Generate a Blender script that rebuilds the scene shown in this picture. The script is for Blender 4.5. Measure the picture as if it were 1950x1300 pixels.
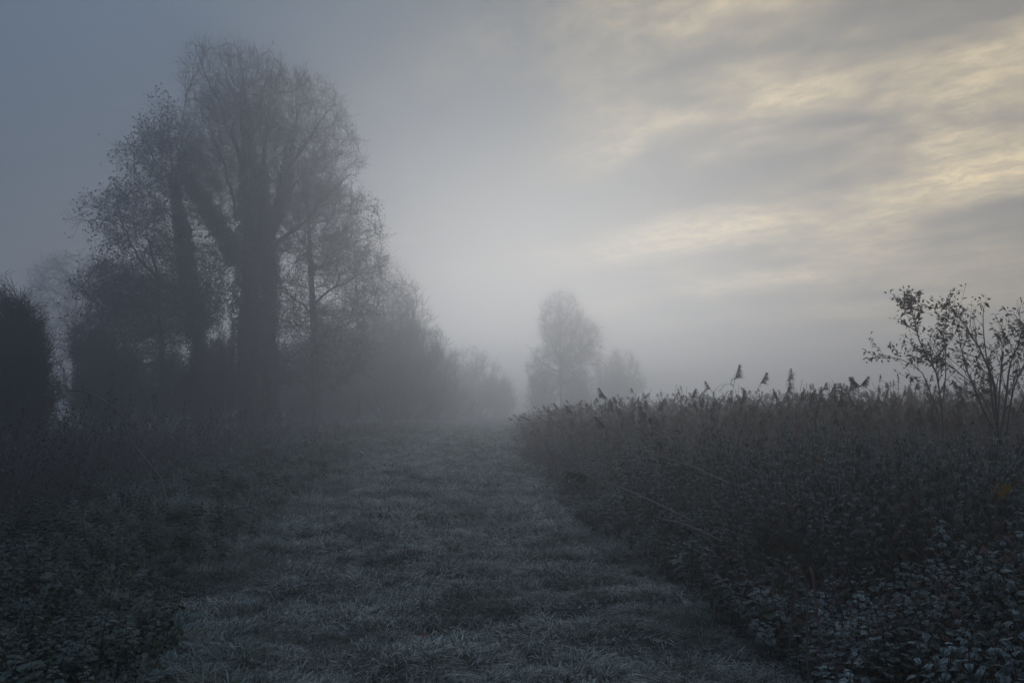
import bpy, math
import numpy as np

S = bpy.context.scene
for _o in list(bpy.data.objects):
    bpy.data.objects.remove(_o)
C = S.collection
R_ = math.radians

# ------------------------------------------------------------------ camera
F = 1517.0                       # focal length in photo pixels (28 mm on 36 mm)
PITCH = math.atan(125.0 / F)
CAMZ = 1.6
cam_d = bpy.data.cameras.new("camera")
cam_d.lens = 28.0
cam_d.sensor_width = 36.0
cam_d.clip_start = 0.05
cam_d.clip_end = 3000.0
cam = bpy.data.objects.new("camera", cam_d)
C.objects.link(cam)
cam.location = (0, 0, CAMZ)
cam.rotation_euler = (math.pi / 2 + PITCH, 0, 0)
S.camera = cam

# ------------------------------------------------------------------ sky
SUN_AZ, SUN_EL = 1.0, 3.5        # degrees right of straight ahead, above the horizon
w = bpy.data.worlds.new("World")
S.world = w
w.use_nodes = True
NT = w.node_tree
NT.nodes.clear()
L = NT.links.new


def wn(t, **k):
    n = NT.nodes.new(t)
    for a, v in k.items():
        setattr(n, a, v)
    return n


def wmath(op, a, b=None, clamp=False):
    n = wn("ShaderNodeMath", operation=op, use_clamp=clamp)
    for i, v in enumerate((a, b)):
        if v is None:
            continue
        if isinstance(v, (int, float)):
            n.inputs[i].default_value = v
        else:
            L(v, n.inputs[i])
    return n.outputs[0]


def wmix(f, a, b, mode="MIX"):
    n = wn("ShaderNodeMix", data_type="RGBA", blend_type=mode)
    for i, v in ((0, f), (6, a), (7, b)):
        if isinstance(v, (int, float)):
            n.inputs[i].default_value = v
        elif isinstance(v, tuple):
            n.inputs[i].default_value = (*v, 1)
        else:
            L(v, n.inputs[i])
    return n.outputs[2]


def wrange(v, a, b, c=0.0, d=1.0, smooth=True):
    n = wn("ShaderNodeMapRange", interpolation_type="SMOOTHSTEP" if smooth else "LINEAR")
    L(v, n.inputs[0])
    for i, x in enumerate((a, b, c, d)):
        n.inputs[1 + i].default_value = x
    return n.outputs[0]


out = wn("ShaderNodeOutputWorld")
bg = wn("ShaderNodeBackground")
sky = wn("ShaderNodeTexSky", sky_type="NISHITA")
sky.sun_disc = False
sky.sun_elevation = R_(SUN_EL)
sky.sun_rotation = R_(SUN_AZ)
sky.air_density = 1.0
sky.dust_density = 3.0
sky.ozone_density = 2.0
tc = wn("ShaderNodeTexCoord")
sep = wn("ShaderNodeSeparateXYZ")
L(tc.outputs["Generated"], sep.inputs[0])
X, Y, Z = sep.outputs
zp = wmath("MAXIMUM", Z, 0.0)
den = wmath("ADD", zp, 0.16)
u = wmath("DIVIDE", X, den)
v = wmath("DIVIDE", Y, den)
# streak frame on the cloud deck: bands run from the left horizon to the near right
SD = (-0.80, 0.60)
al = wmath("ADD", wmath("MULTIPLY", u, SD[0]), wmath("MULTIPLY", v, SD[1]))
ac = wmath("ADD", wmath("MULTIPLY", u, SD[1]), wmath("MULTIPLY", v, -SD[0]))


def cloud_noise(sa, sc, off, detail, rough, dist):
    cmb = wn("ShaderNodeCombineXYZ")
    L(wmath("MULTIPLY", al, sa), cmb.inputs[0])
    L(wmath("MULTIPLY", ac, sc), cmb.inputs[1])
    cmb.inputs[2].default_value = off
    n = wn("ShaderNodeTexNoise")
    L(cmb.outputs[0], n.inputs["Vector"])
    n.inputs["Scale"].default_value = 1.0
    n.inputs["Detail"].default_value = detail
    n.inputs["Roughness"].default_value = rough
    n.inputs["Distortion"].default_value = dist
    return n.outputs[0]


# rolls of cloud 0.56 deck-heights apart, wavering, broken along their length
warp = cloud_noise(0.9, 1.1, 3.7, 3.0, 0.5, 0.0)
broad = cloud_noise(0.9, 1.3, 5.2, 4.0, 0.5, 0.5)
ripple = cloud_noise(13.0, 19.0, 9.1, 6.0, 0.68, 0.4)
fine = cloud_noise(2.5, 4.0, 1.3, 7.0, 0.62, 0.4)
acw = wmath("ADD", ac, wmath("MULTIPLY", wmath("SUBTRACT", warp, 0.5), 0.62))
roll = wmath("COSINE", wmath("MULTIPLY", wmath("SUBTRACT", acw, 1.82), 2 * math.pi / 0.57))
# how much the cloud is lit from behind: towards the low sun and to its right
GD = (math.sin(R_(34)) * math.cos(R_(14)), math.cos(R_(34)) * math.cos(R_(14)), math.sin(R_(14)))
dotg = wmath("ADD", wmath("ADD", wmath("MULTIPLY", X, GD[0]), wmath("MULTIPLY", Y, GD[1])), wmath("MULTIPLY", Z, GD[2]))
glow = wrange(dotg, 0.83, 0.985)
wide = wrange(dotg, 0.45, 1.02)
# overcast sky, its unseen zenith brightened further to add light on the ground
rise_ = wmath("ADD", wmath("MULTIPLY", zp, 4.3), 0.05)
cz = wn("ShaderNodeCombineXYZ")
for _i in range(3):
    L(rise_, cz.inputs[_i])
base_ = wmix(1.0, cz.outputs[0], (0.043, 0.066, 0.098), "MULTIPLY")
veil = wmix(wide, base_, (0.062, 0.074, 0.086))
veil = wmix(wmath("MULTIPLY", glow, 0.8), veil, (0.36, 0.315, 0.24))
body = wmath("ADD", wmath("ADD", wmath("MULTIPLY", roll, 0.07), wmath("MULTIPLY", broad, 0.95)), wmath("MULTIPLY", fine, 0.50))
lit = wrange(body, 0.58, 1.10)
rip = wrange(ripple, 0.34, 0.66, 0.50, 1.25)
lit = wmath("MULTIPLY", wmath("MULTIPLY", lit, rip), wmath("ADD", wmath("MULTIPLY", glow, 0.90), wmath("MULTIPLY", wide, 0.10)), clamp=True)
clouds = wmix(lit, veil, (1.60, 1.25, 0.68))
dark = wmath("MULTIPLY", wrange(body, 0.76, 0.50), wide)
clouds = wmix(wmath("MULTIPLY", dark, 0.75), clouds, (0.075, 0.092, 0.12))
nis = wmix(1.0, sky.outputs[0], (0.05, 0.05, 0.05), "MULTIPLY")   # Nishita at strength 0.05
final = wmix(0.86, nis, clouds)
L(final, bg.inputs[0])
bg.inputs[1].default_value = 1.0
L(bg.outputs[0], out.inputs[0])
w.cycles.sampling_method = "MANUAL"
w.cycles.sample_map_resolution = 512

# ------------------------------------------------------------------ sun
sd = bpy.data.lights.new("sun", "SUN")
sd.energy = 1.05
sd.angle = R_(30)
sd.color = (1.0, 1.0, 0.94)
sun = bpy.data.objects.new("sun", sd)
C.objects.link(sun)
sun.rotation_euler = (math.pi / 2 - R_(SUN_EL), 0, math.pi - R_(SUN_AZ))
sun.location = (3, 60, 19)

# ------------------------------------------------------------------ exposure and render settings
S.view_settings.view_transform = "Standard"
S.view_settings.look = "None"
S.view_settings.gamma = 1.0
S.view_settings.exposure = 0.40
S.view_settings.use_curve_mapping = False
S.render.engine = "CYCLES"
cy = S.cycles
cy.max_bounces = 6
cy.diffuse_bounces = 2
cy.glossy_bounces = 1
cy.transmission_bounces = 2
cy.volume_bounces = 4
cy.use_denoising = True
cy.use_adaptive_sampling = True
cy.adaptive_threshold = 0.015
cy.caustics_reflective = False
cy.caustics_refractive = False

# ================================================================== helpers
rng = np.random.default_rng(11)


def at(px, py, d):
    """world point seen at photo pixel (px, py), d metres ahead"""
    cx, cy_ = (px - 975.0) / F, (650.0 - py) / F
    dy = math.cos(PITCH) - cy_ * math.sin(PITCH)
    dz = math.sin(PITCH) + cy_ * math.cos(PITCH)
    k = d / dy
    return np.array((cx * k, d, CAMZ + dz * k))


def unit(v):
    return v / np.maximum(np.linalg.norm(v, axis=-1, keepdims=True), 1e-9)


def vnoise(x, y, seed=0):
    """smooth value noise, vectorised"""
    x = np.asarray(x, float); y = np.asarray(y, float)
    xi = np.floor(x).astype(np.int64); yi = np.floor(y).astype(np.int64)
    fx = x - xi; fy = y - yi
    fx = fx * fx * (3 - 2 * fx); fy = fy * fy * (3 - 2 * fy)

    def h(a, b):
        n = (a * 374761393 + b * 668265263 + seed * 974634777) & 0x7FFFFFFF
        n = ((n ^ (n >> 13)) * 1274126177) & 0x7FFFFFFF
        return ((n ^ (n >> 16)) & 0xFFFF) / 65535.0
    return (h(xi, yi) * (1 - fx) + h(xi + 1, yi) * fx) * (1 - fy) + (h(xi, yi + 1) * (1 - fx) + h(xi + 1, yi + 1) * fx) * fy


D_T = [0, 3, 4.6, 6.8, 10.8, 19.4, 32, 60, 120, 400]
XR_T = [1.95, 1.75, 1.62, 1.40, 0.85, 0.38, 0.2, 0.1, -1, -4]
XL_T = [-1.3, -1.5, -1.75, -2.3, -3.05, -4.0, -4.4, -5.0, -6, -9]


def xr(d): return np.interp(d, D_T, XR_T)
def xl(d): return np.interp(d, D_T, XL_T)


def sstep(a, b, x):
    t = np.clip((x - a) / (b - a), 0, 1)
    return t * t * (3 - 2 * t)


def height(x, y):
    x = np.asarray(x, float); y = np.asarray(y, float)
    near = 1 - sstep(40, 80, y)
    lump = (vnoise(x * 1.9, y * 2.6, 1) - 0.5) * 0.15 + (vnoise(x * 0.7, y * 0.8, 2) - 0.5) * 0.12 + (vnoise(x * 4.6, y * 5.2, 6) - 0.5) * 0.08
    left = sstep(0.0, 2.6, xl(y) - x)
    right = sstep(0.0, 2.0, x - xr(y))
    h = lump * near + left * (0.27 + (vnoise(x * 1.1, y * 1.1, 3) - 0.5) * 0.26 * near) + right * 0.10
    return h


class Geo:
    """collects vertices, quads, triangles and a per-vertex 'frost' value for one mesh"""
    def __init__(self):
        self.v = []; self.q = []; self.t = []; self.f = []; self.n = 0

    def add(self, v, q=None, t=None, frost=None):
        v = np.asarray(v, float).reshape(-1, 3)
        if q is not None and len(q):
            self.q.append(np.asarray(q, np.int64).reshape(-1, 4) + self.n)
        if t is not None and len(t):
            self.t.append(np.asarray(t, np.int64).reshape(-1, 3) + self.n)
        self.v.append(v)
        self.f.append(np.zeros(len(v)) if frost is None else np.broadcast_to(np.asarray(frost, float).reshape(-1), (len(v),)))
        self.n += len(v)
        return self

    def mesh(self, name, mat, smooth=True):
        me = bpy.data.meshes.new(name)
        v = np.concatenate(self.v).astype(np.float32)
        q = np.concatenate(self.q) if self.q else np.zeros((0, 4), np.int64)
        t = np.concatenate(self.t) if self.t else np.zeros((0, 3), np.int64)
        li = np.concatenate([q.ravel(), t.ravel()]).astype(np.int32)
        ls = np.concatenate([np.arange(len(q)) * 4, len(q) * 4 + np.arange(len(t)) * 3]).astype(np.int32)
        me.vertices.add(len(v)); me.vertices.foreach_set("co", v.ravel())
        me.loops.add(len(li)); me.loops.foreach_set("vertex_index", li)
        me.polygons.add(len(ls)); me.polygons.foreach_set("loop_start", ls)
        a = me.attributes.new("frost", "FLOAT", "POINT")
        a.data.foreach_set("value", np.concatenate(self.f).astype(np.float32))
        if smooth:
            me.polygons.foreach_set("use_smooth", np.ones(len(ls), bool))
        me.update(calc_edges=True)
        me.materials.append(mat)
        return me


def frames(T):
    ref = np.where(np.abs(T[..., 2:3]) > 0.9, np.array([1.0, 0, 0]), np.array([0, 0, 1.0]))
    a = unit(np.cross(T, ref))
    return a, np.cross(T, a)


def sweep(g, P, Rd, sides=3, frost=None):
    """tubes along N polylines of K points"""
    P = np.asarray(P, float)
    if P.ndim == 2:
        P = P[None]
    Rd = np.broadcast_to(np.asarray(Rd, float), P.shape[:2])
    N, K = P.shape[:2]
    T = unit(np.gradient(P, axis=1))
    a, b = frames(T)
    th = np.arange(sides) * 2 * math.pi / sides
    ring = P[:, :, None] + Rd[:, :, None, None] * (np.cos(th)[:, None] * a[:, :, None] + np.sin(th)[:, None] * b[:, :, None])
    i = np.arange(N)[:, None, None] * K * sides + np.arange(K - 1)[None, :, None] * sides
    s = np.arange(sides)[None, None]
    s2 = (s + 1) % sides
    q = np.stack([i + s, i + s2, i + sides + s2, i + sides + s], -1)
    fr = None
    if frost is not None:
        fr = np.repeat(np.broadcast_to(frost, (N, K))[:, :, None], sides, 2)
    g.add(ring, q=q, frost=fr)


def ribbon(g, P, W, side, frost=None, crease=0.0):
    """flat blades along N polylines; side (N,3) across, tip comes to a point"""
    P = np.asarray(P, float)
    N, K = P.shape[:2]
    W = np.broadcast_to(np.asarray(W, float), (N, K))
    lo = P - side[:, None] * W[..., None] * 0.5
    hi = P + side[:, None] * W[..., None] * 0.5
    v = np.stack([lo, hi], 2)
    i = np.arange(N)[:, None] * K * 2 + np.arange(K - 1)[None] * 2
    q = np.stack([i, i + 1, i + 3, i + 2], -1)
    fr = None if frost is None else np.repeat(np.broadcast_to(frost, (N, K))[:, :, None], 2, 2)
    g.add(v, q=q, frost=fr)


def cards(g, c, d, n, ln, wd, frost=None):
    """small four-cornered leaves: base, side, tip, side, folded along the midrib"""
    d = unit(d); s = unit(np.cross(d, n)); nn = np.cross(s, d)
    ln = np.broadcast_to(ln, (len(c),))[:, None]; wd = np.broadcast_to(wd, (len(c),))[:, None]
    v = np.stack([c, c + d * ln * 0.45 + s * wd * 0.5 + nn * wd * 0.15, c + d * ln, c + d * ln * 0.45 - s * wd * 0.5 + nn * wd * 0.15], 1)
    q = np.arange(len(c) * 4).reshape(-1, 4)
    fr = None
    if frost is not None:
        fr = np.repeat(np.broadcast_to(frost, (len(c),))[:, None], 4, 1)
    g.add(v, q=q, frost=fr)


def resample(pts, rad, K):
    pts = np.asarray(pts, float); rad = np.asarray(rad, float)
    n = len(pts)
    t = np.linspace(0, n - 1, K)
    i = np.clip(np.floor(t).astype(int), 0, n - 2); f = (t - i)[:, None]
    p0 = pts[np.maximum(i - 1, 0)]; p1 = pts[i]; p2 = pts[i + 1]; p3 = pts[np.minimum(i + 2, n - 1)]
    P = 0.5 * (2 * p1 + (p2 - p0) * f + (2 * p0 - 5 * p1 + 4 * p2 - p3) * f * f + (3 * p1 - p0 - 3 * p2 + p3) * f ** 3)
    return P, np.interp(t, np.arange(n), rad)


def spawn(P, Rd, n, t0, t1, length, ang, K, up, wob, ratio, rmin, inside=None, taper=0.5, rg=None):
    """n child branches on the parent polylines P (N,K,3)"""
    rg = rg or rng
    N, KP = P.shape[:2]
    ln = np.linalg.norm(np.diff(P, axis=1), axis=2).sum(1)
    idx = rg.choice(N, n, p=ln / ln.sum())
    t = rg.uniform(t0, t1, n)
    k = np.clip((t * (KP - 1)).astype(int), 0, KP - 2); f = t * (KP - 1) - k
    p = P[idx, k] * (1 - f)[:, None] + P[idx, k + 1] * f[:, None]
    T = unit(P[idx, k + 1] - P[idx, k])
    pr = Rd[idx, k] * (1 - f) + Rd[idx, k + 1] * f
    a, b = frames(T)
    ph = rg.uniform(0, 2 * math.pi, n); an = np.radians(rg.uniform(ang[0], ang[1], n))
    d = np.cos(an)[:, None] * T + np.sin(an)[:, None] * (np.cos(ph)[:, None] * a + np.sin(ph)[:, None] * b)
    Ls = length * rg.uniform(0.55, 1.25, n) * (1 - taper * t)
    Q = np.zeros((n, K, 3)); Q[:, 0] = p
    for j in range(1, K):
        d = unit(d + np.array([0, 0, up]) + rg.normal(0, wob, (n, 3)))
        Q[:, j] = Q[:, j - 1] + d * (Ls / (K - 1))[:, None]
    r0 = np.maximum(pr * ratio, rmin)
    Rq = r0[:, None] * np.linspace(1, 0.35, K)[None] + 0
    Rq = np.maximum(Rq, rmin * 0.6)
    if inside is not None:
        ok = inside(Q[:, -1])
        Q, Rq = Q[ok], Rq[ok]
    return Q, Rq


def envelope(balls):
    """balls: (centre, (rx, ry, rz)) ellipsoids; True inside any, with a ragged rim"""
    cs = [np.asarray(c) for c, r in balls]; rs = [np.asarray(r) for c, r in balls]

    def f(p):
        best = np.full(len(p), 9.0)
        for c, r in zip(cs, rs):
            best = np.minimum(best, np.linalg.norm((p - c) / r, axis=1))
        return best < rng.uniform(0.84, 1.06, len(p))
    return f


def colonise(P, Rd, targets, K, rise, wob, ratio, rmin, reach=99.0):
    """a branch to every target point from the nearest suitable place on the branches so far"""
    N, KP = P.shape[:2]
    c = P.reshape(-1, 3); T = unit(np.gradient(P, axis=1)).reshape(-1, 3); cr = Rd.reshape(-1)
    ok_ = np.tile(np.arange(KP) > 1, N)
    c, T, cr = c[ok_], T[ok_], cr[ok_]
    dv = targets[:, None] - c[None]
    dl = np.linalg.norm(dv, axis=2)
    cost = dl + 0.9 * np.maximum(0, rise * dl - dv[..., 2]) + 0.35 * dl * (1 - (dv * T[None]).sum(2) / np.maximum(dl, 1e-6))
    i = cost.argmin(1); j = np.arange(len(targets))
    keep = dl[j, i] < reach
    i, t_, L_ = i[keep], targets[keep], dl[j, i][keep]
    p0 = c[i]
    p1 = p0 + T[i] * (L_ * .38)[:, None] + np.array([0, 0, 1]) * (L_ * rise * .3)[:, None]
    t = np.linspace(0, 1, K)[None, :, None]
    Q = (1 - t) ** 2 * p0[:, None] + 2 * t * (1 - t) * p1[:, None] + t ** 2 * t_[:, None]
    Q[:, 1:] += np.cumsum(rng.normal(0, 1, (len(Q), K - 1, 3)), axis=1) * (L_ * wob / K)[:, None, None]
    r0 = np.clip(L_ * .011, rmin, np.maximum(cr[i] * ratio, rmin))
    return Q, np.maximum(r0[:, None] * np.linspace(1, .35, K)[None], rmin * .6)


def fill_points(balls, n, shell=0.55):
    """points through the ellipsoids, more of them towards the rim"""
    vol = np.array([r[0] * r[1] * r[2] for c, r in balls]); k = rng.choice(len(balls), n, p=vol / vol.sum())
    d = unit(rng.normal(0, 1, (n, 3))); q = rng.uniform(0, 1, n) ** (1 / 3.0)
    q = q * (1 - shell) + shell * np.sqrt(q)
    return np.array([balls[i][0] for i in k]) + d * q[:, None] * np.array([balls[i][1] for i in k]) * .96


def obj(name, me, parent=None, loc=None, kind=None, label=None):
    o = bpy.data.objects.new(name, me)
    C.objects.link(o)
    if parent is not None:
        o.parent = parent
    if loc is not None:
        o.location = loc
    if kind:
        o["kind"] = kind
    if label:
        o["label"] = label
    return o


def thing(name, label, cat, loc=(0, 0, 0), group=None, me=None, rz=0.0):
    o = bpy.data.objects.new(name, me)
    C.objects.link(o)
    o.location = tuple(float(q) for q in loc)
    o.rotation_euler = (0, 0, rz)
    o["label"] = label; o["category"] = cat
    if group:
        o["group"] = group
    return o


# ================================================================== materials
def material(name):
    m = bpy.data.materials.new(name)
    m.use_nodes = True
    m.node_tree.nodes.clear()
    return m, m.node_tree


def mat_plant(name, c0, c1, frost_col=(0.42, 0.46, 0.50), frost=0.0, scale=3.0, trans=0.0, up=0.0, rough=0.75):
    """two-tone organic colour broken by noise; frost sits on the 'frost' attribute and on faces turned up"""
    m, nt = material(name)
    N = nt.nodes.new; K = nt.links.new
    o = N("ShaderNodeOutputMaterial"); b = N("ShaderNodeBsdfPrincipled")
    b.inputs["Roughness"].default_value = rough
    b.inputs["Specular IOR Level"].default_value = 0.25
    geo = N("ShaderNodeNewGeometry"); oi = N("ShaderNodeObjectInfo")
    n1 = N("ShaderNodeTexNoise"); n1.inputs["Scale"].default_value = scale; n1.inputs["Detail"].default_value = 4
    K(geo.outputs["Position"], n1.inputs["Vector"])
    add = N("ShaderNodeMath"); add.operation = "MULTIPLY_ADD"
    K(oi.outputs["Random"], add.inputs[0]); add.inputs[1].default_value = 0.5
    sub = N("ShaderNodeMath"); sub.operation = "SUBTRACT"; K(n1.outputs[0], sub.inputs[0]); sub.inputs[1].default_value = 0.25
    K(sub.outputs[0], add.inputs[2])
    mr = N("ShaderNodeMapRange"); K(add.outputs[0], mr.inputs[0]); mr.inputs[1].default_value = 0.2; mr.inputs[2].default_value = 0.8
    mx = N("ShaderNodeMix"); mx.data_type = "RGBA"
    K(mr.outputs[0], mx.inputs[0]); mx.inputs[6].default_value = (*c0, 1); mx.inputs[7].default_value = (*c1, 1)
    col = mx.outputs[2]
    if frost > 0:
        at_ = N("ShaderNodeAttribute"); at_.attribute_name = "frost"
        n2 = N("ShaderNodeTexNoise"); n2.inputs["Scale"].default_value = 1.3; n2.inputs["Detail"].default_value = 5
        K(geo.outputs["Position"], n2.inputs["Vector"])
        m2 = N("ShaderNodeMapRange"); K(n2.outputs[0], m2.inputs[0])
        m2.inputs[1].default_value = 0.32; m2.inputs[2].default_value = 0.66; m2.inputs[3].default_value = 0.42; m2.inputs[4].default_value = 1.15
        mul = N("ShaderNodeMath"); mul.operation = "MULTIPLY"; K(at_.outputs["Fac"], mul.inputs[0]); K(m2.outputs[0], mul.inputs[1])
        fac = mul.outputs[0]
        if up > 0:
            sp = N("ShaderNodeSeparateXYZ"); K(geo.outputs["Normal"], sp.inputs[0])
            ab = N("ShaderNodeMath"); ab.operation = "ABSOLUTE"; K(sp.outputs[2], ab.inputs[0])
            mm = N("ShaderNodeMapRange"); K(ab.outputs[0], mm.inputs[0]); mm.inputs[1].default_value = 0.3; mm.inputs[2].default_value = 0.95
            mm.inputs[3].default_value = 1 - up; mm.inputs[4].default_value = 1.0
            m3 = N("ShaderNodeMath"); m3.operation = "MULTIPLY"; K(fac, m3.inputs[0]); K(mm.outputs[0], m3.inputs[1]); fac = m3.outputs[0]
        m4 = N("ShaderNodeMath"); m4.operation = "MULTIPLY"; m4.use_clamp = True; K(fac, m4.inputs[0]); m4.inputs[1].default_value = frost
        mf = N("ShaderNodeMix"); mf.data_type = "RGBA"
        K(m4.outputs[0], mf.inputs[0]); K(col, mf.inputs[6]); mf.inputs[7].default_value = (*frost_col, 1)
        col = mf.outputs[2]
    K(col, b.inputs["Base Color"])
    if trans > 0:
        tr = N("ShaderNodeBsdfTranslucent"); K(col, tr.inputs[0])
        ms = N("ShaderNodeMixShader"); ms.inputs[0].default_value = trans
        K(b.outputs[0], ms.inputs[1]); K(tr.outputs[0], ms.inputs[2]); K(ms.outputs[0], o.inputs[0])
    else:
        K(b.outputs[0], o.inputs[0])
    return m


M_BARK = mat_plant("bark", (0.040, 0.034, 0.032), (0.075, 0.062, 0.055), scale=6, rough=0.9)
M_TWIG = mat_plant("twigs", (0.030, 0.023, 0.024), (0.055, 0.042, 0.041), scale=1.5, rough=0.9)
M_IVY = mat_plant("ivy", (0.022, 0.026, 0.018), (0.050, 0.052, 0.034), scale=2.0)
M_TLEAF = mat_plant("tree_leaf", (0.035, 0.030, 0.020), (0.070, 0.052, 0.032), scale=2.0, trans=0.15)
M_GRASS = mat_plant("frosted_grass", (0.026, 0.036, 0.020), (0.070, 0.076, 0.048), frost_col=(0.88, 0.88, 0.80), frost=1.3, scale=1.8, trans=0.2)
M_VERGE = mat_plant("verge_grass", (0.035, 0.052, 0.026), (0.085, 0.095, 0.055), frost_col=(0.72, 0.76, 0.68), frost=0.95, scale=1.8, trans=0.2)
M_NETTLE = mat_plant("nettle_leaf", (0.007, 0.012, 0.007), (0.022, 0.030, 0.014), frost_col=(0.60, 0.67, 0.66), frost=0.7, scale=2.5, trans=0.12, up=0.75)
M_LOW = mat_plant("low_leaf", (0.014, 0.026, 0.010), (0.038, 0.054, 0.020), frost_col=(0.50, 0.58, 0.56), frost=0.7, scale=2.5, trans=0.12, up=0.6)
M_STEM = mat_plant("weed_stem", (0.050, 0.032, 0.026), (0.095, 0.062, 0.045), frost_col=(0.35, 0.34, 0.34), frost=0.4, scale=3)
M_WEED = mat_plant("dead_weed", (0.042, 0.022, 0.020), (0.115, 0.064, 0.050), frost_col=(0.30, 0.29, 0.30), frost=0.4, scale=2)
M_REED = mat_plant("reed_straw", (0.064, 0.034, 0.026), (0.150, 0.078, 0.050), frost_col=(0.34, 0.33, 0.33), frost=0.35, scale=2, trans=0.15)
M_PLUME = mat_plant("reed_plume", (0.050, 0.036, 0.034), (0.095, 0.070, 0.060), scale=3, trans=0.1)
M_SHRUB = mat_plant("shrub_leaf", (0.022, 0.022, 0.016), (0.050, 0.036, 0.024), scale=6, trans=0.12)
M_CANE = mat_plant("bramble_cane", (0.10, 0.055, 0.040), (0.17, 0.095, 0.065), frost_col=(0.35, 0.33, 0.32), frost=0.5, scale=5)
M_YELLOW = mat_plant("yellow_leaf", (0.20, 0.120, 0.020), (0.32, 0.20, 0.045), scale=12, trans=0.2)
M_RED = mat_plant("red_leaf", (0.10, 0.030, 0.020), (0.16, 0.050, 0.030), scale=14)
M_DOCK = mat_plant("dock_leaf", (0.018, 0.030, 0.012), (0.045, 0.058, 0.024), frost_col=(0.36, 0.42, 0.42), frost=0.6, scale=3, trans=0.1, up=0.5)

mg, nt = material("ground_soil")
_N = nt.nodes.new; _K = nt.links.new
_o = _N("ShaderNodeOutputMaterial"); _b = _N("ShaderNodeBsdfPrincipled"); _b.inputs["Roughness"].default_value = 0.95
_g = _N("ShaderNodeNewGeometry"); _n = _N("ShaderNodeTexNoise"); _n.inputs["Scale"].default_value = 5.0; _n.inputs["Detail"].default_value = 8
_K(_g.outputs["Position"], _n.inputs["Vector"])
_r = _N("ShaderNodeValToRGB"); _K(_n.outputs[0], _r.inputs[0])
_r.color_ramp.elements[0].position = 0.35; _r.color_ramp.elements[0].color = (0.014, 0.016, 0.010, 1)
_r.color_ramp.elements[1].position = 0.72; _r.color_ramp.elements[1].color = (0.07, 0.075, 0.062, 1)
_K(_r.outputs[0], _b.inputs["Base Color"])
_bp = _N("ShaderNodeBump"); _bp.inputs["Strength"].default_value = 0.6; _bp.inputs["Distance"].default_value = 0.03
_K(_n.outputs[0], _bp.inputs["Height"]); _K(_bp.outputs[0], _b.inputs["Normal"]); _K(_b.outputs[0], _o.inputs[0])
M_GROUND = mg

# ================================================================== the ground
gx = np.concatenate([-np.geomspace(420, 14, 26), np.arange(-13.8, 13.8, 0.12), np.geomspace(14, 420, 26)])
gy = np.concatenate([-np.geomspace(60, 3, 10), np.arange(-2.8, 16, 0.12), np.geomspace(16.1, 420, 110)])
GX, GY = np.meshgrid(gx, gy)
GZ = height(GX, GY)
g = Geo()
nx, ny = len(gx), len(gy)
ii = (np.arange(ny - 1)[:, None] * nx + np.arange(nx - 1)[None]).ravel()
g.add(np.stack([GX, GY, GZ], -1), q=np.stack([ii, ii + 1, ii + nx + 1, ii + nx], -1))
obj("ground", g.mesh("ground", M_GROUND), kind="structure")

# ================================================================== haze
hm, nt = material("haze")
_o = nt.nodes.new("ShaderNodeOutputMaterial"); _v = nt.nodes.new("ShaderNodeVolumePrincipled")
_v.inputs["Color"].default_value = (0.93, 0.945, 1.0, 1)
_v.inputs["Density"].default_value = 0.0152
_v.inputs["Anisotropy"].default_value = 0.74
nt.links.new(_v.outputs[0], _o.inputs["Volume"])
hb = Geo()
x0, x1, y0, y1, z0, z1 = -450, 450, -80, 450, -1.4, 21.2
hb.add([(x0, y0, z0), (x1, y0, z0), (x1, y1, z0), (x0, y1, z0), (x0, y0, z1), (x1, y0, z1), (x1, y1, z1), (x0, y1, z1)],
       q=[(0, 3, 2, 1), (4, 5, 6, 7), (0, 1, 5, 4), (1, 2, 6, 5), (2, 3, 7, 6), (3, 0, 4, 7)])
obj("haze", hb.mesh("haze", hm, smooth=False), kind="stuff")


# ================================================================== trees
def pxline(pts, d):
    """pts: (px, py, depth offset, radius) -> points, radii"""
    return np.array([at(p[0], p[1], d + p[2]) for p in pts]), np.array([p[3] for p in pts])


def balls_px(bl, d, thick=1.5):
    """ellipses given in photo pixels at distance d -> ellipsoids"""
    s = d / F
    return [(at(cx, cy_, d), (rx * s, max(rx, ry) * s * thick, ry * s)) for cx, cy_, rx, ry in bl]


def ivy_on(g, P, Rd, n, extra, size, lump=0.75):
    """ivy leaves standing off a polyline's surface"""
    K = len(P)
    t = (K - 1.001) * rng.uniform(0, 1, n) ** 1.15; k = t.astype(int); f = (t - k)[:, None]
    p = P[k] * (1 - f) + P[k + 1] * f
    r = Rd[k] * (1 - f[:, 0]) + Rd[k + 1] * f[:, 0]
    T = unit(P[k + 1] - P[k]); a, b = frames(T)
    ph = rng.uniform(0, 2 * math.pi, n)
    rad = np.cos(ph)[:, None] * a + np.sin(ph)[:, None] * b
    lm = vnoise(ph * 1.3 + 7, t * 3.1, 5) * lump + (1 - lump) * rng.uniform(0, 1, n)
    c = p + rad * (r + extra * lm * np.clip(r / Rd[0] * 1.25, .12, 1))[:, None] + rng.normal(0, 0.03, (n, 3))
    cards(g, c, unit(rng.normal(0, 0.7, (n, 3)) + np.array([0, 0, -0.6])), unit(rad + rng.normal(0, 0.5, (n, 3))), size * rng.uniform(0.6, 1.4, n), size * rng.uniform(0.6, 1.2, n))


def leaf_tips(g, P, n, size, spread=0.12, hang=-0.3):
    i = rng.integers(0, len(P), n); k = rng.integers(P.shape[1] // 2, P.shape[1], n)
    c = P[i, k] + rng.normal(0, spread, (n, 3))
    cards(g, c, rng.normal(0, 1, (n, 3)) + np.array([0, 0, hang]), rng.normal(0, 1, (n, 3)), size * rng.uniform(0.6, 1.3, n), size * rng.uniform(0.5, 0.9, n))


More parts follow.
